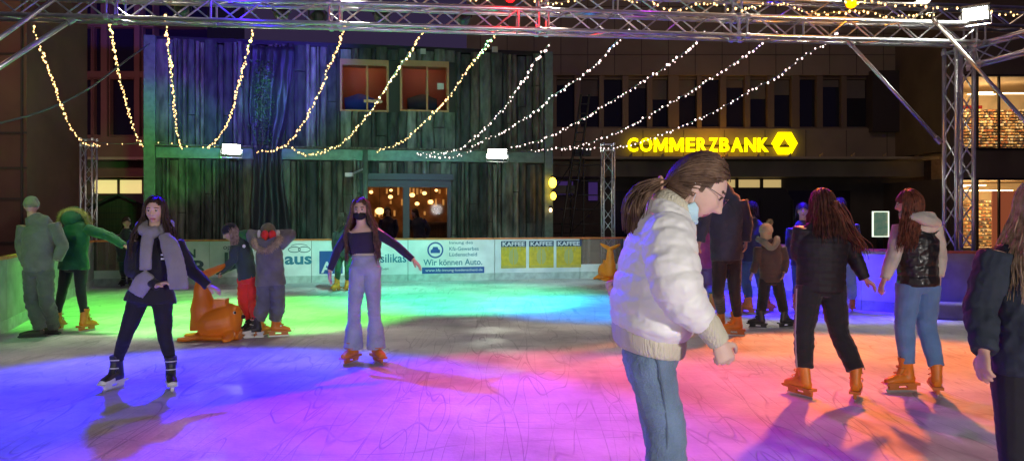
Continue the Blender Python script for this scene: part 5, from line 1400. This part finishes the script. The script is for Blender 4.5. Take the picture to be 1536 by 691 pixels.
# standing collar, its rim sloping from the nape down to the chin
mb = MB()
mb.tube([(f_(1000, 322), (.090, .080)), (f_(1006, 313), (.086, .078)), (f_(1014, 303), (.078, .071)), (f_(1018, 298), (.068, .061))], n=30, step=.008, ref=(0, 1, 0))
MB().build('collar', m_rib, rt, me=remesh(mb, vx, 2, .003, 12))
m = MB(); m.tube([(f_(1034, 326, -.01), .003), (f_(1041, 350, -.01), .003), (f_(1044, 400, -.01), .003), (f_(1036, 490, -.01), .003)], n=5, step=.03); m.build('zip', m_steel, rt)
mb = MB(); mb.tube([(f_(985, 532, -.175), .003), (f_(990, 560, -.168), .003), (f_(996, 600, -.150), .003), (f_(1001, 645, -.139), .003), (f_(999, 700, -.130), .003)], n=5, step=.02); mb.build('seam', fabric('denim_seam', (.10, .15, .22)), rt)
# hair: smooth cap + ponytail
cap_c = hc
hl = lambda q: (q.z > -.076+1.80*(q.y+.026) and (abs(q.x) > .028 or q.y < .02)) or q.z > .084 or q.y < -.06
mb = MB(); cap_hair(mb, hc, H, 1., grow=1.055, bump=.002, keep=hl)
rg = random.Random(3)
tie = f_(996, 273, -.01)
for i in range(1500):
    a = rg.uniform(0, 2.6); ee = rg.uniform(-30, 88)
    a *= (1 if rg.random() < .5 else -1)
    pts = []
    A_, B_, C_ = .0835, .1045, .1275; off = rg.uniform(0, .004)
    p0 = V(math.sin(a)*math.cos(R(ee))*(A_+off), -math.cos(a)*math.cos(R(ee))*(B_+off), math.sin(R(ee))*(C_+off))
    if not hl(p0*.95): continue
    tl = H.transposed() @ (tie-hc)
    for q in range(7):
        f = q/6; v = p0.lerp(tl, f)
        nrm = math.sqrt((v.x/(A_+off))**2+(v.y/(B_+off))**2+(v.z/(C_+off))**2)
        if nrm < 1: v = v/nrm
        pts.append((hc+H @ v, 0.0026 if 0 < q else .0015))
    mb.tube(pts, n=4, step=.05)
mb.build('hair', h_brown, rt, smooth=True)
mb = MB()
path = [(996, 273), (983, 277), (967, 285), (956, 300), (946, 320), (942, 342), (946, 362)]
for i in range(650):
    ph = rg.uniform(0, 6.28); rr_ = abs(rg.gauss(0, 1)); pts = []
    endk = rg.uniform(.55, 1.0)
    oy = rg.gauss(0, 1)
    for q, (x, y) in enumerate(path):
        f = q/(len(path)-1)
        if f > endk: break
        sp_ = (.007+.026*math.sin(min(1, f*1.05+.02)*math.pi*.8))*min(rr_, 1.7)*.62
        pts.append((f_(x, y, -.02)+V(math.cos(ph)*sp_, oy*sp_*.55, math.sin(ph)*sp_)+V(0, .006*math.sin(f*14+ph), 0)+V(.016*math.sin(f*9+ph*.25)*f, 0, 0), 0.0027*(1-.5*f)))
    pts[-1] = (pts[-1][0], .001)
    if len(pts) > 2: mb.tube(pts, n=4, step=.025)
mb.build('ponytail', h_brown, rt, smooth=True)
m = MB(); m.tube([(tie+V(-.012, 0, -.004)+V(0, math.cos(R(a_))*.020, math.sin(R(a_))*.020), .007) for a_ in range(0, 361, 30)], n=8, step=.01); m.build('hair_tie', mat('tie_peach', (.65, .38, .28), .7), rt, smooth=True)
# mask pulled down to the jaw
mb = MB()
mb.ell(hc+H @ V(-.010, .030, -.098), (.046, .046, .018), M=H, nu=20, nv=14)
mb.tube([(hc+H @ V(.050, .052, -.100), (.006, .016)), (hc+H @ V(.066, .024, -.078), (.006, .026)), (hc+H @ V(.070, .005, -.066), (.006, .020))], n=12, step=.01, ref=H @ V(1, 0, 0))
MB().build('face_mask', mat('mask_blue', (.50, .74, .85), .8, bump=.5, bscale=30, stretch=(1, 1, 8)), rt, me=remesh(mb, .0045, 2))
m = MB(); m.tube([(hc+H @ V(.070, .010, -.055), .0015), (hc+H @ V(.080, -.002, -.02), .0015), (hc+H @ V(.083, -.022, .0), .0015)], n=5, step=.01); m.build('ear_loop', m_whiteb, rt)
# glasses
gl = MB()
def ringp(cx, r1, r2): return [(hc+H @ V(cx+r1*math.cos(R(a_)), .101-.16*abs(cx+r1*math.cos(R(a_)))*.9+.008, .008+r2*math.sin(R(a_))), .0006) for a_ in range(0, 361, 24)]
for s in (-1, 1): gl.tube(ringp(s*.031, .019, .015), n=5, step=.01)
gl.tube([(hc+H @ V(-.009, .108, .014), .0014), (hc+H @ V(.009, .108, .014), .0014)], n=5, step=.01)
for s in (-1, 1): gl.tube([(hc+H @ V(s*.057, .098, .016), .0013), (hc+H @ V(s*.076, .05, .014), .0013), (hc+H @ V(s*.081, .0, .010), .0013)], n=5, step=.02)
gl.build('glasses', mat('thin_frame', (.25, .2, .18), .3, .9), rt)

# ---- man in dark jacket, back turned
r = person('tall man in dark blue jacket and black trousers, back turned, behind the white jacket', 9.75,
    dict(head=(1076, 264), neck=(1083, 283), shL=(1064, 300), shR=(1111, 300), elL=(1056, 333, -.03), wrL=(1050, 362, -.05), elR=(1120, 333, .0), wrR=(1119, 362, -.05),
         hipL=(1080, 387), hipR=(1100, 387), knL=(1077, 437), knR=(1102, 438)), [(1079, 494, 0), (1099, 503)], yaw=190, hyaw=200, toes=[100, 165], vox=.010, seed=11, k=1.05,
    top=dict(m=fabric('navy_jacket', (.03, .04, .07)), hem=.02, w=(.19, .19, .205), d=(.14, .15, .15), s=(.082, .068, .055), wr=.012, wf=7, cr=.09, col=.3),
    bot=dict(m=fabric('black_trousers', (.014, .014, .02)), r=(.10, .070, .056), wr=.006))
hair(r, h_dark, .04, 60, (0, 1.4), out=.0)
# ---- people around him
r = person('figure in pink jacket and plum trousers half hidden behind the white jacket', 12.4,
    dict(head=(1050, 330), neck=(1051, 343), shL=(1036, 353), shR=(1068, 353), elL=(1033, 375), wrL=(1036, 396), elR=(1069, 375), wrR=(1068, 396), hipL=(1044, 400), hipR=(1060, 400), knL=(1044, 430), knR=(1063, 430)),
    [(1045, 466), (1066, 468)], yaw=185, toes=[80, 100], vox=.012, seed=12, hands=False, top=dict(m=fabric('pink_jacket', (.45, .09, .22)), hem=.02, wr=.01),
    bot=dict(m=fabric('plum_trousers', (.20, .12, .22)), r=(.095, .07, .058)))
hair(r, h_brown, .2, 60, (0, 1.8))
r = person('figure in dark blue jacket and jeans standing behind the tall man', 12.1,
    dict(head=(1128, 314), neck=(1128, 328), shL=(1112, 338), shR=(1146, 338), elL=(1109, 362), wrL=(1112, 386), elR=(1149, 362), wrR=(1146, 386), hipL=(1120, 390), hipR=(1137, 390), knL=(1119, 424), knR=(1142, 424)),
    [(1118, 470), (1152, 468)], yaw=170, toes=[150, 30], vox=.012, seed=13, hands=False, top=dict(m=fabric('blue_jacket', (.03, .03, .09)), hem=.02, wr=.01),
    bot=dict(m=fabric('mid_jeans', (.05, .09, .18)), r=(.10, .075, .062)))
hair(r, h_dark, .08, 60, (0, 1.6))
# child in bobble hat
r = person('child in cream bobble hat and padded dark jacket standing right of the tall man', 10.55,
    dict(head=(1149, 348), neck=(1150, 360), shL=(1138, 370), shR=(1172, 370), elL=(1135, 392, .0), wrL=(1129, 409, -.02), haL=(1125, 417), elR=(1178, 392, .0), wrR=(1176, 408, -.08), hipL=(1148, 420), hipR=(1165, 420), knL=(1144, 450), knR=(1172, 450)),
    [(1136, 492), (1180, 491)], k=.88, headk=.95, kind='black', yaw=165, hyaw=200, toes=[150, 20], vox=.009, seed=14,
    top=dict(m=fabric('padded_brown', (.07, .05, .05)), hem=.02, w=(.17, .17, .175), d=(.14, .15, .15), s=(.075, .062, .05), wr=.005, quilt=(.06, .008), cr=.08),
    bot=dict(m=fabric('black_trousers', (.014, .014, .02)), r=(.10, .078, .070), wr=.008))
rt = r['root']; hc = r['hc']; H = r['H']
m = MB(); m.ell(hc+V(0, 0, .035), (.09, .10, .092), nu=20, nv=14); m.tube([(hc+V(0, 0, .0), (.091, .104)), (hc+V(0, 0, .04), (.093, .106))], n=20, ref=(1, 0, 0), step=.02); m.tube([(hc+V(0, 0, .0), .08), (hc+V(0, .0, -.09), .075)], n=14, step=.03)
MB().build('beanie', fabric('cream_knit', (.50, .38, .24), bump=1., bscale=50), rt, me=remesh(m, .007, 1, .004, 18))
fur('bobble', fabric('bobble_fur', (.45, .36, .22)), [hc+V(.045, 0, .125), hc+V(.055, 0, .145)], .035, 500, .02, rt, r['rg'])
N_ = r['neck']; mb = MB(); mb.tube([(N_+V(-.13, 0, .02), .04), (N_+V(-.06, -.10, -.03), .045), (N_+V(.02, -.14, -.10), .04), (N_+V(.10, -.10, -.02), .045), (N_+V(.14, 0, .03), .04)], n=12, step=.03)
MB().build('hood', fabric('hood_greygreen', (.17, .19, .15)), rt, me=remesh(mb, .008, 1, .008, 9))
# two heads behind the redhead
r = person('pale faced person with dark hair looking over the shoulder of the long haired skater, left side', 12.2,
    dict(head=(1204, 316), neck=(1204, 331), shL=(1187, 342), shR=(1222, 342), elL=(1184, 366), wrL=(1187, 388), elR=(1224, 366), wrR=(1222, 388), hipL=(1196, 396), hipR=(1213, 396), knL=(1196, 430), knR=(1214, 430)),
    [(1194, 468), (1216, 466)], yaw=10, hyaw=-15, toes=[-100, -80], vox=.011, seed=15, face=True, hands=False, skinm=m_skin_pale, top=dict(m=fabric('lilac_jacket', (.05, .04, .07)), hem=.02, wr=.008), bot=dict(m=fabric('mid_jeans', (.1, .16, .32))))
r['root']['label'] = 'pale faced person with short dark hair standing behind the long haired skater in black'
hair(r, h_dark, .06, 50, (0, 1.7))
r = person('person in dark coat and light jeans half hidden behind the auburn haired skater', 12.0,
    dict(head=(1259, 309), neck=(1260, 325), shL=(1244, 336), shR=(1281, 336), elL=(1240, 362), wrL=(1244, 386), elR=(1285, 362), wrR=(1286, 388), hipL=(1254, 392), hipR=(1273, 392), knL=(1253, 428), knR=(1277, 428)),
    [(1250, 470), (1278, 467)], yaw=175, toes=[80, 70], vox=.011, seed=16, hands=False, top=dict(m=fabric('darkblue_coat', (.02, .02, .05)), hem=.02, wr=.008), bot=dict(m=fabric('light_jeans2', (.25, .36, .48)), r=(.10, .078, .066)))
hair(r, h_dark, .12, 60, (0, 1.8))

# ---- long haired skater in black puffer
r = person('skater with long auburn hair, black puffer jacket and side striped black trousers', 6.6,
    dict(head=(1234, 306, .05), neck=(1233, 328, .02), shL=(1205, 340), shR=(1262, 340), elL=(1197, 378, .04), wrL=(1212, 400, .24), elR=(1281, 384, .0), wrR=(1297, 418, -.04), haR=(1312, 428, -.05),
         hipL=(1214, 432), hipR=(1248, 432), knL=(1206, 497, -.04), knR=(1258, 497, -.04)), [(1199, 593), (1284, 597)], yaw=180, pitch=20, toes=[115, 62], vox=.007, seed=17, k=1.02,
    top=dict(m=mat('black_puffer', (.018, .015, .020), .62, var=.1, bump=.3, bscale=25, spec=.3), hem=.03, w=(.20, .20, .215), d=(.15, .155, .15), s=(.080, .062, .044), wr=.005, quilt=(.055, .008), cr=.08),
    bot=dict(m=fabric('track_black', (.012, .012, .016)), r=(.115, .078, .070), wr=.009, wf=8))
rt = r['root']
for i, (sd, s) in enumerate((('L', -1), ('R', 1))):
    a = r['ank'][i]; kn = r['p']('kn'+sd); mb = MB(); u = V(s, -.25, 0).normalized()
    mb.tube([(r['p']('hip'+sd)+u*.125, (.003, .010)), (kn.lerp(r['p']('hip'+sd), .5)+u*.104, (.003, .010)), (kn+u*.084, (.004, .011)), (kn.lerp(a, .5)+u*.082, (.004, .012)), (a+u*.073, (.004, .014))], n=8, step=.04, ref=u)
    mb.build('side_stripe', mat('stripe_grey', (.38, .38, .4), .6), rt)
hair(r, hair_mat('hair_deep_auburn', (.028, .010, .008), (.11, .035, .018)), .30, 230, (0, 2.3), out=.055, wav=.010, vol=1.04, drift=V(.0, -.07, 0))
mb = MB(); rg = r['rg']
for i in range(50):
    pts = []; o_ = V(rg.gauss(0, .018), rg.gauss(0, .02), rg.gauss(0, .015))
    for q, (x, y) in enumerate([(1252, 305), (1262, 322), (1270, 342), (1279, 356), (1288, 366), (1290, 377)]):
        pts.append((W(x, y, 6.52)+o_*(1+q*.15)+V(.008*math.sin(q*1.6+i), 0, 0), .006*(1-.12*q)))
    mb.tube(pts, n=4, step=.04)
mb.build('hair_lock', h_red, rt, smooth=True)
# ---- girl in black vest
r = person('girl with auburn hair in shiny black padded vest over white hoodie, light blue trousers', 6.75,
    dict(head=(1363, 306), neck=(1370, 326), shL=(1352, 340), shR=(1399, 340), elL=(1342, 380, -.03), wrL=(1327, 418, -.05), haL=(1320, 433, -.06), elR=(1409, 382, .03), wrR=(1408, 414, -.02), haR=(1407, 428, -.03),
         hipL=(1363, 428), hipR=(1391, 428), knL=(1357, 490), knR=(1390, 490)), [(1352, 587), (1403, 590)], yaw=200, hyaw=245, pitch=8, toes=[185, 70], vox=.007, seed=18, face=True, skinm=m_skin_pale,
    top=dict(name='vest', m=mat('shiny_black', (.012, .012, .014), .36, bump=.5, bscale=16, coat=.1), hem=.0, w=(.175, .165, .18), d=(.14, .135, .14), s=(.070, .02, .01), slen=.02, shw=-.045, wr=.007, wf=14, quilt=(.09, .009), cr=.07),
    bot=dict(m=fabric('sky_trousers', (.12, .25, .50), bump=.2), r=(.108, .080, .062), wr=.006, wf=8))
rt = r['root']; wh = fabric('white_hoodie', (.62, .58, .50))
for sd in 'LR':
    mb = MB(); limb(mb, r['sh'+sd]+V(0, 0, -.0), r['p']('el'+sd), r['p']('wr'+sd), .075, .060, .043, .007)
    MB().build('sleeve', wh, rt, me=remesh(mb, .007, 1, .008, 9, seed=5))
N_ = r['neck']; mb = MB(); mb.tube([(N_+V(-.09, .02, .03), (.04, .05)), (N_+V(-.03, -.09, .01), (.04, .06)), (N_+V(.06, -.12, -.02), (.045, .075)), (N_+V(.13, -.07, -.03), (.045, .07)), (N_+V(.14, .04, .0), (.04, .05))], n=16, step=.02, ref=(0, -.6, .8))
mb.ell(N_+V(.07, -.085, -.04), (.105, .05, .095)); mb.ell(N_+V(.12, -.06, -.07), (.06, .05, .06))
MB().build('hood', wh, rt, me=remesh(mb, .007, 2, .012, 9))
hair(r, h_red, .36, 220, (0, 2.0), out=.012, wav=.010, drift=V(-.07, -.03, 0), wave_len=.15)
m = MB(); m.tube([(W(1326, 416, 6.70)+V(0, math.cos(R(a_))*.04, 0)+V(math.cos(R(a_+90))*.035, 0, 0), .004) for a_ in range(0, 361, 30)], n=6, step=.01); m.build('bracelet', m_steel, rt)

# ---- girl at right edge
YG = 3.6
r = person('girl with long dark blond hair and dark padded jacket cut by the right picture edge', YG,
    dict(head=(1562, 312, 0), neck=(1560, 348, 0), shL=(1496, 378, -.02), shR=(1606, 380, .05), elL=(1471, 462, -.05), wrL=(1476, 526, -.16), haL=(1474, 556, -.18), elR=(1630, 470, .05), wrR=(1625, 530, -.1),
         hipL=(1523, 560), hipR=(1583, 560), knL=(1525, 700), knR=(1585, 700)), [V(FX(1528, YG), YG, 0), V(FX(1588, YG), YG+.1, 0)], yaw=172, hyaw=180, toes=[90, 80], vox=.007, seed=19,
    top=dict(m=mat('slate_padded', (.030, .038, .055), .8, var=.2, bump=.4, bscale=30, spec=.2), hem=.0, w=(.195, .20, .195), d=(.15, .15, .145), s=(.080, .068, .052), wr=.011, wf=12, quilt=(.10, .008), cr=.08),
    bot=dict(m=fabric('black_tights', (.01, .01, .016)), r=(.105, .070, .048), wr=.003))
hair(r, h_blond, .36, 320, (0, 2.3), out=.09, wav=.012, vol=1.08, drift=V(-.02, -.05, 0), rad=.0048)

# ---- silhouettes inside the hall
for lb, px, yy, hy, cl in (('dark figure inside the hall behind the left glass door', 584, 1.2, 20, (.05, .05, .09)), ('dark figure inside the hall bending behind the right glass door', 634, 1.0, -60, (.06, .06, .10))):
    u_ = hu(px); b_ = hp(u_, yy, 0); Yc = b_.y
    t_ = lambda dx, z: (768+(b_.x+dx)*F/Yc, HY+(HC-z)*F/Yc)
    bend = .14 if px > 600 else 0
    J = dict(head=t_(-.02-bend, 1.66-bend*.4), neck=t_(-bend*.8, 1.50-bend*.3), shL=t_(-.18-bend*.7, 1.42), shR=t_(.18-bend*.7, 1.42), elL=t_(-.24-bend, 1.16), wrL=t_(-.12-bend*2, 1.0), elR=t_(.25, 1.14), wrR=t_(.2, .9), hipL=t_(-.09, .92), hipR=t_(.09, .92), knL=t_(-.1, .5), knR=t_(.1, .5))
    r = person(lb, Yc, J, [b_+V(-.1, 0, .05), b_+V(.1, 0, .05)], kind='shoe', yaw=hy, toes=[-90, -80], vox=.014, seed=21+px, hands=False, top=dict(m=fabric('cafe_top%d' % px, cl), hem=.05, wr=.01), bot=dict(m=fabric('dark_denim', (.02, .03, .06))))
    hair(r, h_dark, .15, 50, (0, 1.7))
# ================================================================== LIGHT, CAMERA
flood(W(347, 224, 19.9), (-3, 8, 0), (.95, 1, .78), 'left white floodlight glaring in front of the timber hall', .42, .24, 90, mount=.5)
flood(W(746, 231, 21.3), (1, 8, 0), (.95, 1, .78), 'right white floodlight glaring beside the corner of the timber hall', .50, .25, 90, mount=.5)
flood(W(1463, 21, 11.7), (1, 4, 0), (.92, 1, .88), 'white floodlight on the upper truss at top right', .32, .18, 130, mount=.0)
par(298, 1.0, V(-2.6, 5.3, 0), (.012, .0, 1), 'blue stage lamp above the upper truss at left', energy=4300, cone=58, blend=.3, back=-.1)
par(350, .36, V(-3.5, 8, 0), (.03, .0, 1), 'small blue lamp glowing on the left half of the upper truss', spot=False, back=-.1, glow=12, r=.06)
par(520, .80, V(-1.6, 4.9, 0), (.09, .0, 1), 'violet blue stage lamp above the upper truss near the middle', energy=650, cone=56, blend=.5, back=-.1)
par(765, .46, V(.4, 5.4, 0), (1, .0, .30), 'red glowing stage lamp in the middle of the upper truss', energy=780, estr=2.5, cone=54, blend=.4, back=-.2, lens=(1, .01, .01), glow=16, r=.08)
par(1000, .80, V(1.5, 4.4, 0), (.70, .01, 1), 'violet stage lamp above the upper truss right of the red one', energy=480, cone=62, blend=.6, back=-.1)
par(1270, .56, V(3.3, 6.3, 0), (1, .17, .0), 'orange glowing stage lamp on the right part of the upper truss', energy=2300, estr=2.5, cone=64, blend=.35, back=-.15, lens=(1, .32, .0), glow=16, r=.09)
par(330, .85, V(-4.0, 12.0, 0), (.15, 1, .09), 'green stage lamp behind the upper truss at left, aimed at the far ice', energy=3200, cone=58, blend=.4, back=.7)
par(120, .70, V(-6.9, 12.4, .4), (.12, 1, .05), 'green stage lamp at the left end of the truss, aimed at the boards', energy=1600, cone=62, blend=.6, back=.5)
par(0, 0, V(-5.9, 10.0, 1.0), (.25, 1, .2), 'added green fill lamp beside the left boards, out of view, lighting the old man', p=V(-6.7, 6.4, 4.2), energy=200, cone=44, blend=.7)  # added lamp out of view, throws green on the old man's back
par(735, .85, V(-.9, 14.2, 0), (.03, .9, .45), 'sea green stage lamp behind the upper truss in the middle', energy=3000, cone=60, blend=.6, back=.7)
par(900, .85, V(1.5, 12.8, 0), (.0, .30, 1), 'sky blue stage lamp behind the upper truss right of the middle', energy=1900, cone=50, blend=.6, back=.7)
par(1180, .85, V(5.2, 13.2, .3), (.02, .0, 1), 'deep blue stage lamp behind the upper truss at right', energy=6500, cone=60, blend=.5, back=.5)
for px_, lb_ in ((200, 'first added warm white fill lamp from the left, pointing straight down'), (520, 'second added warm white fill lamp from the left, pointing down'), (830, 'added warm white fill lamp between the red and orange lamps, pointing down'), (1130, 'added warm white fill lamp left of the orange one, pointing down'), (1390, 'added warm white fill lamp at the tower end, pointing down')):
    q_ = TP(px_, .75, .1); par(px_, .75, V(q_.x*.93, q_.y-1.75, 0), (1, .90, .66), lb_, energy=680, cone=44, blend=.9, back=.1)  # added downlights, put in to brighten the neutral band of ice
par(610, .85, V(-3.2, 17.4, .5), (.35, 1, .80), 'added pale cyan lamp behind the upper truss, aimed at the printed boards', energy=1500, cone=44, blend=.8, back=.7)  # added lamp, put in to brighten the far boards
par(820, .85, V(.6, 18.5, .5), (.55, .95, 1), 'added pale blue lamp behind the upper truss, aimed at the coffee posters', energy=1300, cone=34, blend=.8, back=.7)  # extra lamp added so the poster board reads brighter
par(455, .30, hp(hu(397), -.3, 4.6), (.1, 1, .1), 'narrow green lamp aimed at the ivy on the hall', energy=1100, cone=9, blend=.5, back=.8)
par(240, .35, hp(.5, -.3, 3.5), (.08, 1, .15), 'green stage lamp aimed at the left corner of the timber hall', energy=1500, cone=22, blend=.6, back=.7)
par(400, .35, hp(hu(370), -.3, 5.8), (.10, .04, 1), 'blue stage lamp aimed up at the timber wall', energy=5000, cone=40, blend=.7, back=.7)
par(690, .35, hp(hu(640), -.3, 3.0), (.08, .1, 1), 'dim blue stage lamp aimed at the ledge over the glass doors', energy=260, cone=18, blend=.9, back=.7)
par(560, .35, hp(hu(560), -.3, 2.6), (.14, .95, .70), 'pale green stage lamp aimed at the timber hall', energy=700, cone=60, blend=.9, back=.7)

# soft fill spots added low behind the camera, without fixtures
light('SPOT', 'near_fill', (5.5, -5.0, 1.9), (-.4, 6, 1.5), 1900, (1, .95, .87), .35, 62, .9)
light('SPOT', 'near_fill', (-4.5, -5.0, 1.9), (-1, 9, 1.5), 850, (1, .95, .84), .35, 80, .9)
# added facade fill lights without fixtures, then a point light for the sign's glow
light('POINT', 'facade_fill', (-12, 13.5, 6.5), None, 90, (1, .5, .28), .3)
light('POINT', 'facade_fill', (9, 17, 13), None, 520, (1, .66, .38), 1.5)
light('POINT', 'facade_fill', (-14.5, 25, 6), None, 130, (.9, .35, .35), .3)
light('POINT', 'sign_glow', (FX(1065), YB-1.0, FZ(217)), None, 50, (1, .42, .03), .6)

w = bpy.data.worlds.new('World'); sc.world = w; w.use_nodes = True
bg = w.node_tree.nodes['Background']
sky = w.node_tree.nodes.new('ShaderNodeTexSky'); sky.sky_type = 'NISHITA'; sky.sun_disc = False
sky.sun_elevation = R(-6); sky.sun_rotation = R(200)
mixn = w.node_tree.nodes.new('ShaderNodeMixRGB'); mixn.blend_type = 'ADD'; mixn.inputs[0].default_value = 1
mixn.inputs[2].default_value = (.42, .28, .75, 1)
w.node_tree.links.new(sky.outputs[0], mixn.inputs[1]); w.node_tree.links.new(mixn.outputs[0], bg.inputs[0])
bg.inputs[1].default_value = .06

cd = bpy.data.cameras.new('Camera'); cam = bpy.data.objects.new('Camera', cd); C.objects.link(cam)
cam.location = (0, 0, HC); cam.rotation_euler = (R(90), 0, 0)
cd.sensor_width = 36; cd.lens = 36*F/1536; cd.shift_y = -(345.5-HY)/1536; cd.clip_end = 2000; cd.clip_start = .05
sc.camera = cam
sc.view_settings.view_transform = 'Standard'; sc.view_settings.look = 'None'; sc.view_settings.gamma = 1
sc.view_settings.exposure = .18
sc.cycles.use_denoising = True
sc.cycles.max_bounces = 5; sc.cycles.sample_clamp_indirect = 4
bpy.data.batch_remove(DEAD); bpy.data.scenes.remove(TMP)
